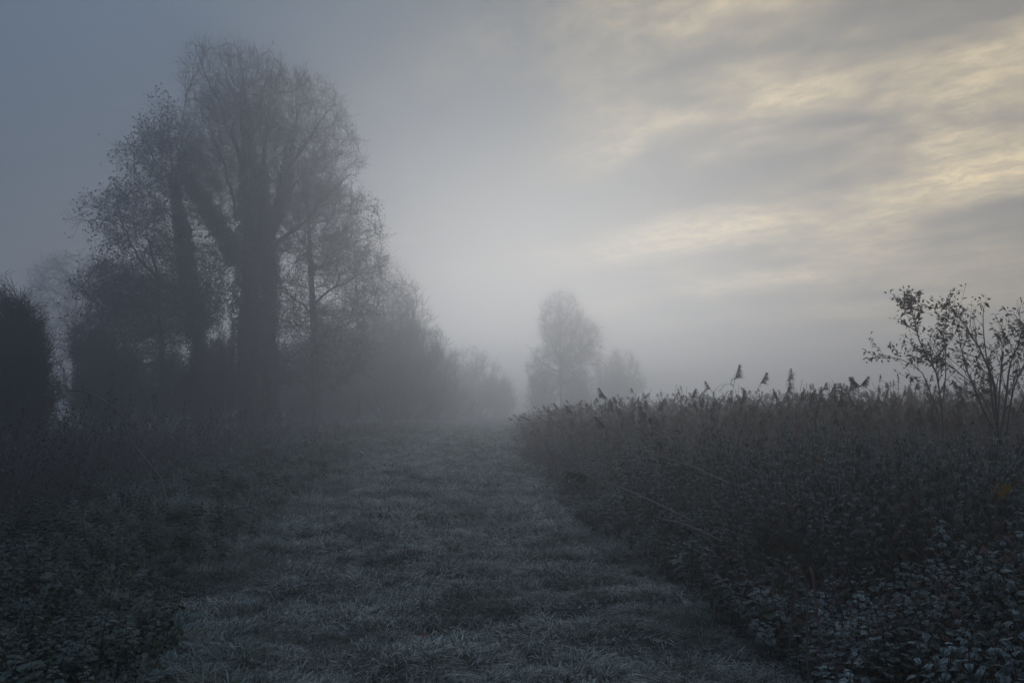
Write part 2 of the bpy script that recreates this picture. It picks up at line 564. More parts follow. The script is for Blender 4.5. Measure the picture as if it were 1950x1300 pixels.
def make_tree(name, label, cat, d, trunk, limbs, levels, env=None, ivy=(), leaves=None, group=None, sides=8, thick=1.5):
    """trunk/limbs: pixel polylines at distance d; levels: child branch specs; ivy: limb numbers (-1 = trunk)"""
    TP, TR = resample(*pxline(trunk, d), 14)
    base = TP[0].copy(); base[2] = float(height(base[0], base[1])) - 0.05
    TP[0, 2] = min(TP[0, 2], base[2])
    root = thing(name, label, cat, base, group)
    g = Geo(); sweep(g, TP - base, TR * (1 + rng.uniform(-0.06, 0.06, len(TR))), sides)
    obj("trunk", g.mesh("trunk", M_BARK), root)
    LP = []
    for lb in limbs:
        P, Rr = resample(*pxline(lb, d), 14)
        P[2:] += rng.normal(0, 0.012 * d / 10, (12, 3))
        LP.append((P, Rr))
        g = Geo(); sweep(g, P - base, Rr, 6)
        obj("limb", g.mesh("limb", M_BARK), root)
    src = [(TP, TR)] + LP
    P = np.array([s[0] for s in src]); Rd = np.array([s[1] for s in src])
    bl = balls_px(env, d, thick)
    tw = Geo()
    n1, n2, n3, n4, n5 = levels["n"]
    rm = levels["r"]; rise = levels.get("rise", .35); sc = levels.get("scale", 1.0)
    allP, allR = P, Rd
    for n, K, rr in ((n1, 14, rm * 3.2), (n2, 14, rm * 2.2), (n3, 14, rm * 1.6)):
        Q, Rq = colonise(allP, allR, fill_points(bl, n), K, rise, levels.get("wob", .10), .6, rr)
        sel = [0, 3, 7, 10, 13] if n == n3 else [0, 2, 4, 6, 8, 10, 13]
        sweep(tw, Q[:, sel] - base, Rq[:, sel], 3)
        if n == n1:
            allP, allR = np.concatenate([allP, Q]), np.concatenate([allR, Rq])
        else:
            allP, allR = np.concatenate([allP[len(src):], Q]), np.concatenate([allR[len(src):], Rq])
    up = levels.get("up", .05)
    Q, Rq = spawn(allP, allR, n4, .25, 1, .95 * sc, (20, 50), 3, up, .18, .5, rm * 1.15, None, .4)
    sweep(tw, Q - base, Rq, 3)
    Q2, R2 = spawn(np.concatenate([Q, Q]), np.concatenate([Rq, Rq]), n5, .15, 1, .5 * sc, (20, 55), 2, up * .5, .18, .5, rm * .85, None, .4)
    sweep(tw, Q2 - base, R2, 3)
    last = Q2
    obj("crown", tw.mesh("crown", M_TWIG), root, kind="stuff")
    if ivy:
        g = Geo()
        for i, n, ex, top in ivy:
            Pi, Ri = src[i + 1]
            kk = int(round(top * 13)) + 1
            ivy_on(g, Pi[:kk] - base, Ri[:kk], n, ex, 0.105)
        obj("ivy", g.mesh("ivy", M_IVY, smooth=False), root, kind="stuff")
    if leaves:
        g = Geo(); leaf_tips(g, last - base, leaves[0], leaves[1], leaves[2] if len(leaves) > 2 else 0.12)
        obj("foliage", g.mesh("foliage", M_TLEAF, smooth=False), root, kind="stuff")
    return root


# the big ivy-clad tree
make_tree("ivy_clad_tree", "tallest bare tree with thick ivy up its trunk, left of the path", "tree", 39.6,
    [(478, 800, 0, .62), (474, 640, 0, .60), (478, 520, 0, .50), (478, 400, 0, .36), (474, 300, 0, .20), (470, 215, 0, .09), (463, 150, 0, .05), (452, 95, 0, .03)],
    [[(512, 800, .3, .38), (512, 640, .3, .36), (516, 520, .3, .34), (502, 420, .2, .30), (500, 340, .2, .16), (508, 250, .3, .09), (515, 170, .4, .05), (522, 110, .5, .02)],
     [(452, 500, 0, .30), (420, 440, -.3, .28), (386, 385, -.5, .22), (354, 340, -.7, .11), (342, 300, -.8, .05), (336, 270, -.8, .02)],
     [(505, 450, 0, .26), (532, 390, .3, .22), (546, 330, .5, .17), (552, 270, .6, .09), (572, 200, .8, .05), (592, 150, 1, .02)],
     [(472, 340, -.1, .15), (445, 270, -.5, .10), (418, 200, -.9, .06), (388, 130, -1.2, .03), (368, 90, -1.4, .015)],
     [(470, 270, .2, .10), (452, 200, .6, .06), (430, 140, 1.0, .04), (415, 85, 1.2, .015)],
     [(472, 300, 0, .10), (492, 220, -.6, .06), (505, 150, -1, .03), (510, 108, -1.2, .015)],
     [(546, 320, .5, .10), (590, 260, .1, .06), (630, 205, -.3, .03), (640, 175, -.5, .015)],
     [(540, 370, .3, .10), (595, 320, 1.0, .06), (640, 285, 1.4, .03), (672, 250, 1.6, .015)],
     [(450, 420, 0, .12), (432, 330, .9, .07), (400, 250, 1.4, .04), (372, 190, 1.8, .02)],
     [(520, 470, 0, .12), (580, 420, -1.0, .07), (630, 370, -1.4, .04), (668, 330, -1.6, .02)],
     [(465, 380, 0, .10), (470, 300, -1.4, .07), (455, 220, -1.9, .04), (465, 150, -2.2, .02)]],
    dict(n=(95, 480, 2400, 9500, 17000), scale=1.1, r=.0074, rise=.5, up=.08),
    env=[(428, 160, 90, 86), (500, 185, 95, 85), (575, 235, 95, 100), (618, 300, 72, 90), (490, 330, 150, 130), (450, 260, 105, 120), (600, 420, 90, 110)],
    ivy=[(-1, 19000, .58, .74), (0, 6500, .25, .62), (1, 6000, .28, .86), (2, 5000, .26, .66)], thick=1.0)

# the second ivied tree, close on its left
make_tree("ivy_clad_tree", "narrow ivy-clad tree with leaf clusters at its top, left of the tallest tree", "tree", 37.6,
    [(392, 800, 0, .30), (378, 660, 0, .29), (360, 540, 0, .26), (347, 440, 0, .20), (334, 370, 0, .11), (326, 300, 0, .05), (318, 235, 0, .015)],
    [[(345, 430, 0, .07), (300, 385, .4, .045), (262, 345, .6, .025), (235, 310, .7, .012)],
     [(335, 370, 0, .06), (300, 310, -.4, .04), (275, 270, -.6, .02), (262, 240, -.7, .012)],
     [(352, 470, 0, .06), (300, 440, -.5, .04), (250, 420, -.7, .025), (215, 405, -.8, .012)],
     [(330, 330, 0, .05), (345, 280, .5, .03), (352, 245, .6, .02), (358, 215, .7, .01)]],
    dict(n=(50, 220, 950, 4400, 9000), scale=1.1, r=.0064, rise=.2),
    env=[(318, 250, 48, 58), (328, 300, 50, 80), (335, 330, 50, 80), (285, 325, 72, 60), (262, 425, 80, 62), (350, 330, 40, 90), (320, 540, 120, 110), (400, 480, 60, 90)],
    ivy=[(-1, 9000, .28, .78)], leaves=(9500, .13, .14))

# slender alder, long limb reaching left
make_tree("alder_tree", "slender alder with a long bare limb reaching left, leftmost tall tree", "tree", 35.0,
    [(312, 800, 0, .13), (308, 680, 0, .12), (303, 580, 0, .10), (300, 525, 0, .08), (285, 470, 0, .04), (276, 430, 0, .02)],
    [[(301, 530, 0, .065), (272, 500, -.2, .055), (250, 470, -.3, .045), (236, 436, -.4, .035), (205, 420, -.4, .022), (170, 418, -.4, .014), (146, 432, -.4, .008)],
     [(303, 560, 0, .05), (262, 535, .4, .035), (220, 520, .6, .022), (185, 525, .7, .01)],
     [(304, 600, 0, .05), (255, 575, -.4, .035), (215, 560, -.6, .022), (188, 562, -.7, .01)],
     [(236, 440, -.4, .03), (228, 405, -.2, .02), (238, 380, 0, .012), (250, 365, 0, .008)],
     [(303, 570, 0, .05), (345, 540, .4, .035), (380, 530, .6, .02), (405, 535, .7, .01)]],
    dict(n=(44, 180, 760, 3400, 7500), scale=1.1, r=.0062, rise=.05, up=.02),
    env=[(262, 400, 55, 40), (190, 420, 52, 22), (225, 545, 72, 50), (290, 590, 110, 70), (370, 570, 60, 60), (240, 650, 90, 70)],
    leaves=(6000, .125, .12))

# alders right of the big tree
make_tree("alder_tree", "wide alder with level tiers of branches, right beside the tallest tree", "tree", 41.6,
    [(602, 800, 0, .20), (598, 640, 0, .18), (592, 520, 0, .14), (588, 430, 0, .09), (584, 360, 0, .05), (582, 310, 0, .02)],
    [[(592, 520, 0, .07), (640, 480, .5, .045), (690, 455, .8, .025), (726, 445, 1, .012)],
     [(595, 580, 0, .07), (650, 540, -.6, .045), (705, 515, -.9, .025), (735, 505, -1, .012)],
     [(588, 440, 0, .06), (630, 410, -.4, .04), (670, 385, -.6, .022), (692, 370, -.7, .012)],
     [(596, 600, 0, .06), (550, 560, .5, .04), (520, 530, .7, .025), (500, 520, .8, .012)],
     [(590, 480, 0, .06), (560, 440, -.6, .04), (540, 410, -.9, .025), (528, 390, -1, .012)],
     [(598, 650, 0, .06), (650, 620, .6, .04), (700, 600, .8, .025), (730, 600, .9, .012)]],
    dict(n=(60, 280, 1300, 6000, 11000), scale=1.1, r=.0066, rise=.1, up=.03),
    env=[(588, 360, 55, 70), (640, 420, 92, 62), (680, 470, 62, 52), (620, 540, 125, 110), (590, 660, 130, 90)],
    leaves=(4000, .11, .12))
make_tree("alder_tree", "shorter alder half lost in mist between the wide alder and the round willow", "tree", 62.0,
    [(688, 800, 0, .15), (684, 680, 0, .13), (680, 580, 0, .09), (676, 500, 0, .05), (674, 440, 0, .02)],
    [[(682, 620, 0, .05), (720, 580, .4, .035), (750, 555, .6, .02), (770, 545, .7, .01)],
     [(681, 590, 0, .05), (640, 560, .4, .035), (615, 540, .6, .02), (600, 530, .7, .01)]],
    dict(n=(46, 200, 900, 4400, 8500), scale=1.1, r=.0066, rise=.2, up=.04),
    env=[(690, 520, 62, 62), (740, 560, 60, 60), (690, 650, 110, 100)], leaves=(3000, .09, .12))


def make_bush(name, label, cat, d, px, top, rx, nst, n1, n2, n3, len1, rmin, group=None, leaves=None, base_py=790, lean=0.0, off=0.0, ball=None):
    """many-stemmed shrub: dome rx pixels wide, top at photo row top"""
    s = d / F
    b = at(px, base_py, d); b[2] = float(height(b[0], b[1])) - 0.05
    apex = at(px, top, d)
    H = apex[2] - b[2]
    root = thing(name, label, cat, b, group)
    ph = rng.uniform(0, 2 * math.pi, nst); q = np.sqrt(rng.uniform(0, 1, nst))
    end = np.stack([np.cos(ph) * q * rx * s * 0.95 + lean, np.sin(ph) * q * rx * s * 0.7, H * (np.sqrt(np.maximum(1 - q * q * 0.92, 0.05)) * rng.uniform(.62, 1.0, nst))], 1)
    st = np.stack([np.cos(ph) * q * rx * s * .25, np.sin(ph) * q * rx * s * .2, np.zeros(nst)], 1)
    t = np.linspace(0, 1, 8)[None, :, None]
    mid = st * .4 + end * .6; mid[:, 2] = end[:, 2] * .52; mid[:, :2] = st[:, :2] * .38 + end[:, :2] * .62
    P = (1 - t) ** 2 * st[:, None] + 2 * t * (1 - t) * mid[:, None] + t ** 2 * end[:, None]
    P[:, 1:] += rng.normal(0, 0.02 * H / 3, (nst, 7, 3))
    Rd = np.linspace(1, .15, 8)[None] * rng.uniform(.6, 1.2, nst)[:, None] * (rmin * 6)
    g = Geo(); sweep(g, P, Rd, 4)
    obj("stems", g.mesh("stems", M_BARK), root, kind="stuff")
    env = envelope(ball or [((lean * .5, 0, H * 0.30), (rx * s * 1.06, rx * s * .85, H * .72))])
    tw = Geo()
    Q1, R1 = spawn(P, Rd, n1, .2, 1, len1, (20, 55), 4, .08, .14, .5, rmin * 1.6, env)
    Q2, R2 = spawn(Q1, R1, n2, .1, 1, len1 * .55, (20, 55), 3, .04, .16, .5, rmin * 1.1, env)
    Q3, R3 = spawn(Q2, R2, n3, .1, 1, len1 * .3, (20, 60), 2, .02, .18, .5, rmin * .8, env)
    for Q, Rr in ((Q1, R1), (Q2, R2), (Q3, R3)):
        sweep(tw, Q, Rr, 3)
    obj("crown", tw.mesh("crown", M_TWIG), root, kind="stuff")
    if leaves:
        g = Geo(); leaf_tips(g, Q3, leaves[0], leaves[1], .08)
        obj("foliage", g.mesh("foliage", M_TLEAF, smooth=False), root, kind="stuff")
    return root


def copy_bush(src, label, d, px, top, rx, spec, base_py=790):
    """the same shrub again, turned and stretched to another size, sharing its meshes; spec = (d, px, top, rx) of the source"""
    sd_, spx, stop, srx = spec
    b = at(px, base_py, d); b[2] = float(height(b[0], b[1])) - 0.05
    H = at(px, top, d)[2] - b[2]; H0 = at(spx, stop, sd_)[2] - src.location[2]
    q = (rx * d) / (srx * sd_)
    o = src.copy(); C.objects.link(o); o["label"] = label
    o.location = tuple(float(v) for v in b); o.rotation_euler = (0, 0, float(rng.uniform(.8, 5.4))); o.scale = (q, q, H / H0)
    for ch in list(src.children):
        c = ch.copy(); C.objects.link(c); c.parent = o
    return o


make_bush("willow_bush", "round bare willow bush in mist at the right end of the tree group", "bush", 62.0, 752, 505, 112, 56, 900, 5600, 17000, 2.2, .009)
make_bush("willow_bush", "low misty willow bush bulging towards the path beneath the round willow", "bush", 74.0, 812, 590, 72, 38, 500, 3000, 9000, 1.9, .010)
make_bush("thorn_bush", "dark thorn bush rising at the left edge of the photo", "bush", 18.0, -15, 512, 122, 60, 1000, 6500, 19000, 1.3, .0055, leaves=(3000, .05), base_py=890)
sh = "shrubs under the left trees"
us = make_bush("understorey_shrub", "dim shrub between the dark thorn bush and the slender alder", "shrub", 29.0, 175, 598, 105, 34, 500, 3000, 9000, 1.3, .006, sh)
us2 = make_bush("understorey_shrub", "dim shrub at the foot of the slender alder", "shrub", 33.0, 285, 615, 105, 30, 450, 2600, 8000, 1.3, .006, sh)
copy_bush(us, "dim shrub at the foot of the narrow ivy-clad tree", 35.6, 400, 620, 105, (29.0, 175, 598, 105))
copy_bush(us2, "hazy shrub just right of the tallest tree's trunk", 60.0, 565, 610, 105, (33.0, 285, 615, 105))
copy_bush(us, "hazy shrub in front of the shorter alder", 66.0, 668, 620, 105, (29.0, 175, 598, 105))
for lab, px_b, top_b, d_b in (("pale wood edge shrub in mist behind the slender alder", 250, 600, 57), ("pale wood edge shrub in mist behind the tallest tree", 430, 590, 58), ("pale wood edge shrub in mist behind the wide alder", 610, 590, 84), ("pale wood edge shrub in mist behind the round willow", 800, 612, 100)):
    if px_b == 250:
        msb = make_bush("misty_shrub", lab, "shrub", d_b, px_b, top_b, 112, 34, 420, 2600, 7500, 2.0, .009, "misty shrubs behind the left trees"); mss = (d_b, px_b, top_b, 112)
    else:
        copy_bush(msb, lab, d_b, px_b, top_b, 112, mss)
for lab, px_b, top_b, d_b in (("low hazy shrub filling the gap between the tallest tree and the wide alder", 545, 690, 58), ("low hazy shrub at the foot of the wide alder, level with its lowest branches", 625, 695, 62), ("low hazy shrub between the shorter alder and the round willow", 715, 700, 70), ("low pale shrub at the foot of the round willow", 790, 705, 78), ("low pale shrub at the right foot of the willows, nearest the path", 850, 722, 86)):
    if px_b in (545, 715):
        lowb = make_bush("low_shrub", lab, "shrub", d_b, px_b, top_b, 80, 44, 500, 2600, 6500, 1.5, .009, "low shrubs along the foot of the left trees", base_py=800); lows = (d_b, px_b, top_b, 80)
    else:
        copy_bush(lowb, lab, d_b, px_b, top_b, 80, lows, base_py=800)
# far, faint ones
make_tree("misty_tree", "pale tree fading into mist behind the dark thorn bush", "tree", 66.0,
    [(140, 800, 0, .2), (142, 650, 0, .16), (146, 560, 0, .09), (150, 500, 0, .03)], [[(142, 640, 0, .1), (175, 580, .5, .06), (200, 540, .8, .03)], [(142, 640, 0, .1), (110, 590, .5, .06), (95, 560, .8, .03)]],
    dict(n=(36, 130, 420, 2600, 5000), r=.009, rise=.4, scale=1.4),
    env=[(150, 580, 75, 100)])
make_bush("misty_hedge_bush", "pale rounded bush almost lost in mist left of the path's end", "bush", 110, 900, 648, 84, 60, 600, 2800, 6000, 2.6, .016)
make_bush("misty_hedge_bush", "faintest low bush where the path vanishes into mist", "bush", 126, 950, 700, 44, 44, 400, 1800, 4500, 2.4, .018)
make_tree("misty_tree", "pale egg-shaped bare tree standing in mist right of the path's end", "tree", 98.0,
    [(1070, 800, 0, .20), (1067, 700, 0, .17), (1066, 640, 0, .12), (1065, 590, 0, .06), (1064, 552, 0, .03)],
    [[(1067, 690, 0, .16), (1045, 640, .5, .10), (1030, 600, .8, .05), (1024, 572, 1, .02)],
     [(1067, 680, 0, .16), (1092, 640, -.5, .10), (1108, 605, -.8, .05), (1112, 580, -1, .02)],
     [(1068, 710, 0, .14), (1110, 670, .5, .09), (1132, 640, .8, .05), (1146, 620, 1, .02)],
     [(1068, 710, 0, .14), (1030, 690, .5, .09), (1012, 670, .8, .05), (1002, 655, 1, .02)],
     [(1066, 640, 0, .1), (1078, 600, .8, .07), (1086, 570, 1, .03)]],
    dict(n=(60, 260, 1000, 5500, 12000), r=.010, rise=.5, up=.06, scale=1.3),
    env=[(1066, 608, 44, 60), (1085, 650, 58, 60), (1060, 705, 62, 55), (1120, 660, 30, 40)])
make_bush("misty_hedge_bush", "misty bush crowding the foot of the egg-shaped tree, on its left", "bush", 104.0, 1035, 690, 42, 26, 300, 1800, 5200, 1.9, .011)
make_bush("misty_hedge_bush", "misty bush crowding the foot of the egg-shaped tree, on its right", "bush", 105.0, 1105, 680, 46, 26, 300, 1800, 5200, 1.9, .011)
make_bush("misty_hedge_bush", "faint rounded bush in mist right of the egg-shaped tree", "bush", 122.0, 1175, 645, 66, 50, 500, 2400, 5500, 2.8, .017)

# ================================================================== scattering
def node_group(coll, key):
    ng = bpy.data.node_groups.new(key, "GeometryNodeTree")
    ng.interface.new_socket("Geometry", in_out="INPUT", socket_type="NodeSocketGeometry")
    ng.interface.new_socket("Geometry", in_out="OUTPUT", socket_type="NodeSocketGeometry")
    N = ng.nodes.new; K = ng.links.new
    i = N("NodeGroupInput"); o = N("NodeGroupOutput"); ip = N("GeometryNodeInstanceOnPoints"); ci = N("GeometryNodeCollectionInfo")
    ci.inputs["Collection"].default_value = coll
    ci.inputs["Separate Children"].default_value = True
    ci.inputs["Reset Children"].default_value = True
    K(i.outputs[0], ip.inputs["Points"]); K(ci.outputs[0], ip.inputs["Instance"])
    ip.inputs["Pick Instance"].default_value = True
    for nm, ty, sk in (("rot", "FLOAT_VECTOR", "Rotation"), ("scl", "FLOAT_VECTOR", "Scale"), ("var", "INT", "Instance Index")):
        a = N("GeometryNodeInputNamedAttribute"); a.data_type = ty; a.inputs[0].default_value = nm
        K(a.outputs[0], ip.inputs[sk])
    K(ip.outputs[0], o.inputs[0])
    return ng


def protos(key, meshes):
    c = bpy.data.collections.new(key)
    for m in meshes:
        c.objects.link(bpy.data.objects.new(m.name, m))
    return c


def scatter(name, pts, rot, scl, nvar, ng):
    me = bpy.data.meshes.new(name)
    me.vertices.add(len(pts)); me.vertices.foreach_set("co", np.asarray(pts, np.float32).ravel())
    a = me.attributes.new("rot", "FLOAT_VECTOR", "POINT"); a.data.foreach_set("vector", np.asarray(rot, np.float32).ravel())
    a = me.attributes.new("scl", "FLOAT_VECTOR", "POINT"); a.data.foreach_set("vector", np.asarray(scl, np.float32).ravel())
    a = me.attributes.new("var", "INT", "POINT"); a.data.foreach_set("value", rng.integers(0, nvar, len(pts)).astype(np.int32))
    o = obj(name, me, kind="stuff")
    md = o.modifiers.new("scatter", "NODES"); md.node_group = ng
    return o


def tuft_mesh(name, nb, rad, l0, l1, wd, bend, lean, mat, frost0, K=4):
    """a clump of arching grass blades leaning to +x"""
    ph = rng.uniform(0, 2 * math.pi, nb); r = rad * np.sqrt(rng.uniform(0, 1, nb))
    p = np.stack([np.cos(ph) * r, np.sin(ph) * r, np.full(nb, -0.03)], 1)
    az = ph + rng.normal(0, 0.9, nb)
    ln = rng.uniform(l0, l1, nb)
    out_ = np.stack([np.cos(az), np.sin(az), np.zeros(nb)], 1) * rng.uniform(.2, 1, nb)[:, None] + np.array([lean, 0, 0])
    d = unit(out_ * 0.45 + np.array([0, 0, 1.0]))
    P = np.zeros((nb, K, 3)); P[:, 0] = p
    for j in range(1, K):
        d = unit(d + out_ * bend + np.array([0, 0, -bend * 0.75]))
        P[:, j] = P[:, j - 1] + d * (ln / (K - 1))[:, None]
    side = unit(np.cross(out_ + rng.normal(0, .4, (nb, 3)), np.array([0, 0, 1.0])))
    W = wd * rng.uniform(.6, 1.3, nb)[:, None] * np.array([1, .85, .6, .12])[None, :K]
    fr = np.array([0.0, .30, .85, 1.2])[None, :K] * (frost0 + (1 - frost0) * rng.uniform(0, 1, nb) ** 1.3)[:, None]
    g = Geo(); ribbon(g, P, W, side, frost=fr)
    return g.mesh(name, mat)


grass_ng = node_group(protos("grass_tufts", [tuft_mesh("grass_tuft", 46, .11, .06, .155, .0075, .62, .55, M_GRASS, .05) for _ in range(8)]), "scatter_grass")
verge_ng = node_group(protos("verge_tufts", [tuft_mesh("verge_tuft", 70, .12, .12, .30, .0085, .62, .6, M_VERGE, .0) for _ in range(6)]), "scatter_verge")


def region_points(n, d0, d1, fx0, fx1, power=1.0):
    """points with density falling with distance"""
    t = rng.uniform(0, 1, n)
    d = d0 * (d1 / d0) ** (t ** power)
    a = fx0(d); b = fx1(d)
    return a + (b - a) * rng.uniform(0, 1, n), d


def flow(x, y):
    return vnoise(x * 0.8, y * 0.8, 21) * 9.0 + vnoise(x * 2.4, y * 2.4, 22) * 3.0


# the mown strip of the path
n = 34000
px_, py_ = region_points(n, 3.6, 90, lambda d: xl(d) - 0.5, lambda d: xr(d) + 0.35, 0.9)
keep = rng.uniform(0, 1, n) < 0.45 + 0.75 * vnoise(px_ * 2.2, py_ * 2.2, 31)
px_, py_ = px_[keep], py_[keep]
s = np.clip(py_ / 7.5, 0.85, 5.5) * rng.uniform(.7, 1.25, len(px_)) * (0.7 + 0.6 * vnoise(px_ * 1.7, py_ * 1.7, 33))
sz = np.minimum(s, 1.5 + s * .1)
rot = np.stack([rng.normal(0, .12, len(px_)), rng.normal(0, .12, len(px_)), flow(px_, py_) + rng.normal(0, .7, len(px_))], 1)
scatter("grass_path", np.stack([px_, py_, height(px_, py_)], 1), rot, np.stack([s, s, sz * .85], 1), 8, grass_ng)

# longer tussocks standing out of the matted grass, bunched together
n = 3800
tx_, ty_ = region_points(n, 3.8, 60, lambda d: xl(d) - 0.6, lambda d: xr(d) + 0.3, 0.9)
cl = vnoise(tx_ * 1.5, ty_ * 2.0, 35) * .6 + vnoise(tx_ * 4.0, ty_ * 4.0, 36) * .4
keep = (cl > .56) & (rng.uniform(0, 1, n) < .8)
tx_, ty_, cl = tx_[keep], ty_[keep], cl[keep]
s = np.clip(ty_ / 11.0, 0.55, 3.0) * rng.uniform(.5, 1.0, len(tx_)) * (.5 + cl)
rot = np.stack([rng.normal(0, .3, len(tx_)), rng.normal(0, .3, len(tx_)), flow(tx_, ty_) + rng.normal(0, .6, len(tx_))], 1)
tuss_ng = node_group(protos("tussocks", [tuft_mesh("tussock", 80, .10, .12, .27, .0075, .62, .7, M_GRASS, .25) for _ in range(5)]), "scatter_tussock")
scatter("grass_tussocks", np.stack([tx_, ty_, height(tx_, ty_)], 1), rot, np.stack([s, s, np.minimum(s, 1.2) * .75], 1), 5, tuss_ng)

# rough verge on the left, and a thin fringe under the nettles
n = 14000
vx, vy = region_points(n, 3.4, 70, lambda d: xl(d) - 3.4 - d * .06, lambda d: xl(d) + .25, 0.9)
keep = rng.uniform(0, 1, n) < 0.35 + 0.9 * vnoise(vx * 1.6, vy * 1.6, 41)
vx, vy = vx[keep], vy[keep]
s = np.clip(vy / 9.0, 0.75, 4.0) * rng.uniform(.6, 1.2, len(vx)) * (0.6 + 0.7 * vnoise(vx * 1.3, vy * 1.3, 43))
sz = np.minimum(s, 1.15 + s * .08)
rot = np.stack([rng.normal(0, .15, len(vx)), rng.normal(0, .15, len(vx)), flow(vx, vy) + rng.normal(0, .8, len(vx))], 1)
scatter("grass_verge", np.stack([vx, vy, height(vx, vy)], 1), rot, np.stack([s, s, sz], 1), 6, verge_ng)


# ================================================================== nettles on the right bank
def leaf_geo(ln, wd, droop, fold, teeth=True, K=6, wave=0.0):
    """ovate toothed leaf along +x from the origin, hanging with droop; returns Geo pieces"""
    t = np.linspace(0, 1, K)
    x = np.zeros(K); z = np.zeros(K); a = 0.25
    for j in range(1, K):
        a -= droop / (K - 1)
        x[j] = x[j - 1] + math.cos(a) * ln / (K - 1); z[j] = z[j - 1] + math.sin(a) * ln / (K - 1)
    hw = wd * 0.5 * np.sin(np.pi * np.clip(t, 0, 1) ** 0.62) ** 0.9
    hw[0] = wd * .03; hw[-1] = wd * .02
    if teeth:
        hw[1:-1] *= 1 + 0.12 * np.where(np.arange(K - 2) % 2 == 0, 1, -1)
    wv = wave * np.sin(t * 11 + rng.uniform(0, 6)) * wd
    lo = np.stack([x, -hw, z + fold * hw + wv], 1); mi = np.stack([x, np.zeros(K), z], 1); hi = np.stack([x, hw, z + fold * hw - wv], 1)
    v = np.stack([lo, mi, hi], 1).reshape(-1, 3)
    i = np.arange(K - 1) * 3
    q = np.concatenate([np.stack([i, i + 3, i + 4, i + 1], 1), np.stack([i + 1, i + 4, i + 5, i + 2], 1)])
    fr = np.stack([np.full(K, 1.0), np.full(K, .22), np.full(K, 1.0)], 1).reshape(-1)
    return v, q, fr


def rotz(v, a):
    c, s_ = math.cos(a), math.sin(a)
    return np.stack([v[:, 0] * c - v[:, 1] * s_, v[:, 0] * s_ + v[:, 1] * c, v[:, 2]], 1)


leaf_meshes = []
for k in range(10):
    g = Geo(); v_, q_, f_ = leaf_geo(.084, .052, rng.uniform(1.3, 2.3), rng.uniform(-.5, .0)); g.add(v_, q=q_, frost=f_ * (1.0 if k < 5 else .3))
    leaf_meshes.append(g.mesh("nettle_leaf", M_NETTLE))


def nettle_layout(H, low=0.35):
    """(z, azimuth, size) of the leaves of a plant H tall"""
    outl = []; z = H; a = rng.uniform(0, 6.28); sz = .55
    while z > H * low and len(outl) < 16:
        for kk in (0, 1):
            outl.append((z, a + kk * math.pi + rng.normal(0, .2), sz * rng.uniform(.85, 1.15)))
        a += math.pi / 2; z -= rng.uniform(.035, .075) * (0.6 + sz); sz = min(1.15, sz + .17)
    return outl


def whole_nettle(H, nm="nettle", mat=None, fk=1.0):
    g = Geo()
    P = np.array([(0, 0, -.05), (rng.normal(0, .02), rng.normal(0, .02), H * .5), (0, 0, H)])
    sweep(g, P, [.005, .004, .002], 3)
    for z, a, sz in nettle_layout(H):
        v_, q_, f_ = leaf_geo(.084 * sz, .052 * sz, rng.uniform(1.3, 2.4), rng.uniform(-.5, .0), K=5)
        g.add(rotz(v_ + np.array([.012, 0, 0]), a) + np.array([0, 0, z]), q=q_, frost=f_ * fk * (z / H) ** 2.5 * rng.uniform(.5, 1.1))
    return g.mesh(nm, mat or M_NETTLE)


def bank_h(x, y):
    """plant height on the bank: low at the path edge, chest high further in"""
    t = sstep(-0.1, 1.3, x - xr(y))
    return (0.28 + 0.62 * t) * (0.45 + 1.0 * vnoise(x * .8, y * .8, 51))


nettle_ng = node_group(protos("nettle_plants", [whole_nettle(.9, "nettle_plant") for _ in range(9)]), "scatter_nettle")
n = 17000
bx, by = region_points(n, 2.6, 26, lambda d: xr(d) + .02, lambda d: np.minimum(xr(d) + 9.0, np.maximum(d * .75 + 0.8, xr(d) + 2)), 0.9)
keep = rng.uniform(0, 1, n) < -0.05 + 0.85 * vnoise(bx * 1.4, by * 1.4, 53)
bx, by = bx[keep], by[keep]
hh = bank_h(bx, by) * rng.uniform(.55, 1.15, len(bx))
wide_ = np.clip(by / 8.5, .95, 2.0) * rng.uniform(.75, 1.3, len(bx))
dist = np.hypot(bx, by)
infr = (np.abs(bx) < by * .66) & (by > 2.6)
order = np.argsort(np.where(infr, dist, 1e9))
NEAR = order[:300]
far_ = np.ones(len(bx), bool); far_[NEAR] = False
bz = height(bx, by)
scatter("nettle_bed", np.stack([bx, by, bz], 1)[far_], np.stack([rng.normal(0, .22, far_.sum()), rng.normal(0, .22, far_.sum()), rng.uniform(0, 6.28, far_.sum())], 1),
        np.stack([wide_, wide_, hh / .9], 1)[far_] * np.array([1, 1, 1]), 9, nettle_ng)
g = Geo(); sweep(g, np.array([(0, 0, -.05), (.012, -.01, .45), (0, 0, 1.0)]), [.0055, .0045, .0022], 4)
nettle_stem = g.mesh("nettle_stem", M_STEM)
NL = "frosted nettle with drooping toothed leaves in the dense patch right of the path"
for i in NEAR:
    H = float(hh[i])
    root = thing("nettle", NL, "nettle", (bx[i], by[i], bz[i]), "nettles in the patch right of the path", rz=float(rng.uniform(0, 6.28)))
    root.rotation_euler = (float(rng.normal(0, .1)), float(rng.normal(0, .1)), float(rng.uniform(0, 6.28)))
    st = obj("stem", nettle_stem, root); st.scale = (1, 1, H)
    for z, a, sz in nettle_layout(H, .5)[:10]:
        lf = obj("leaf", leaf_meshes[int(rng.integers(0, 5)) + (0 if z > H - .11 else 5)], root, (math.cos(a) * .012, math.sin(a) * .012, z))
        lf.rotation_euler = (float(rng.normal(0, .2)), float(rng.normal(0, .25)), a)
        lf.scale = (sz * 1.08,) * 3

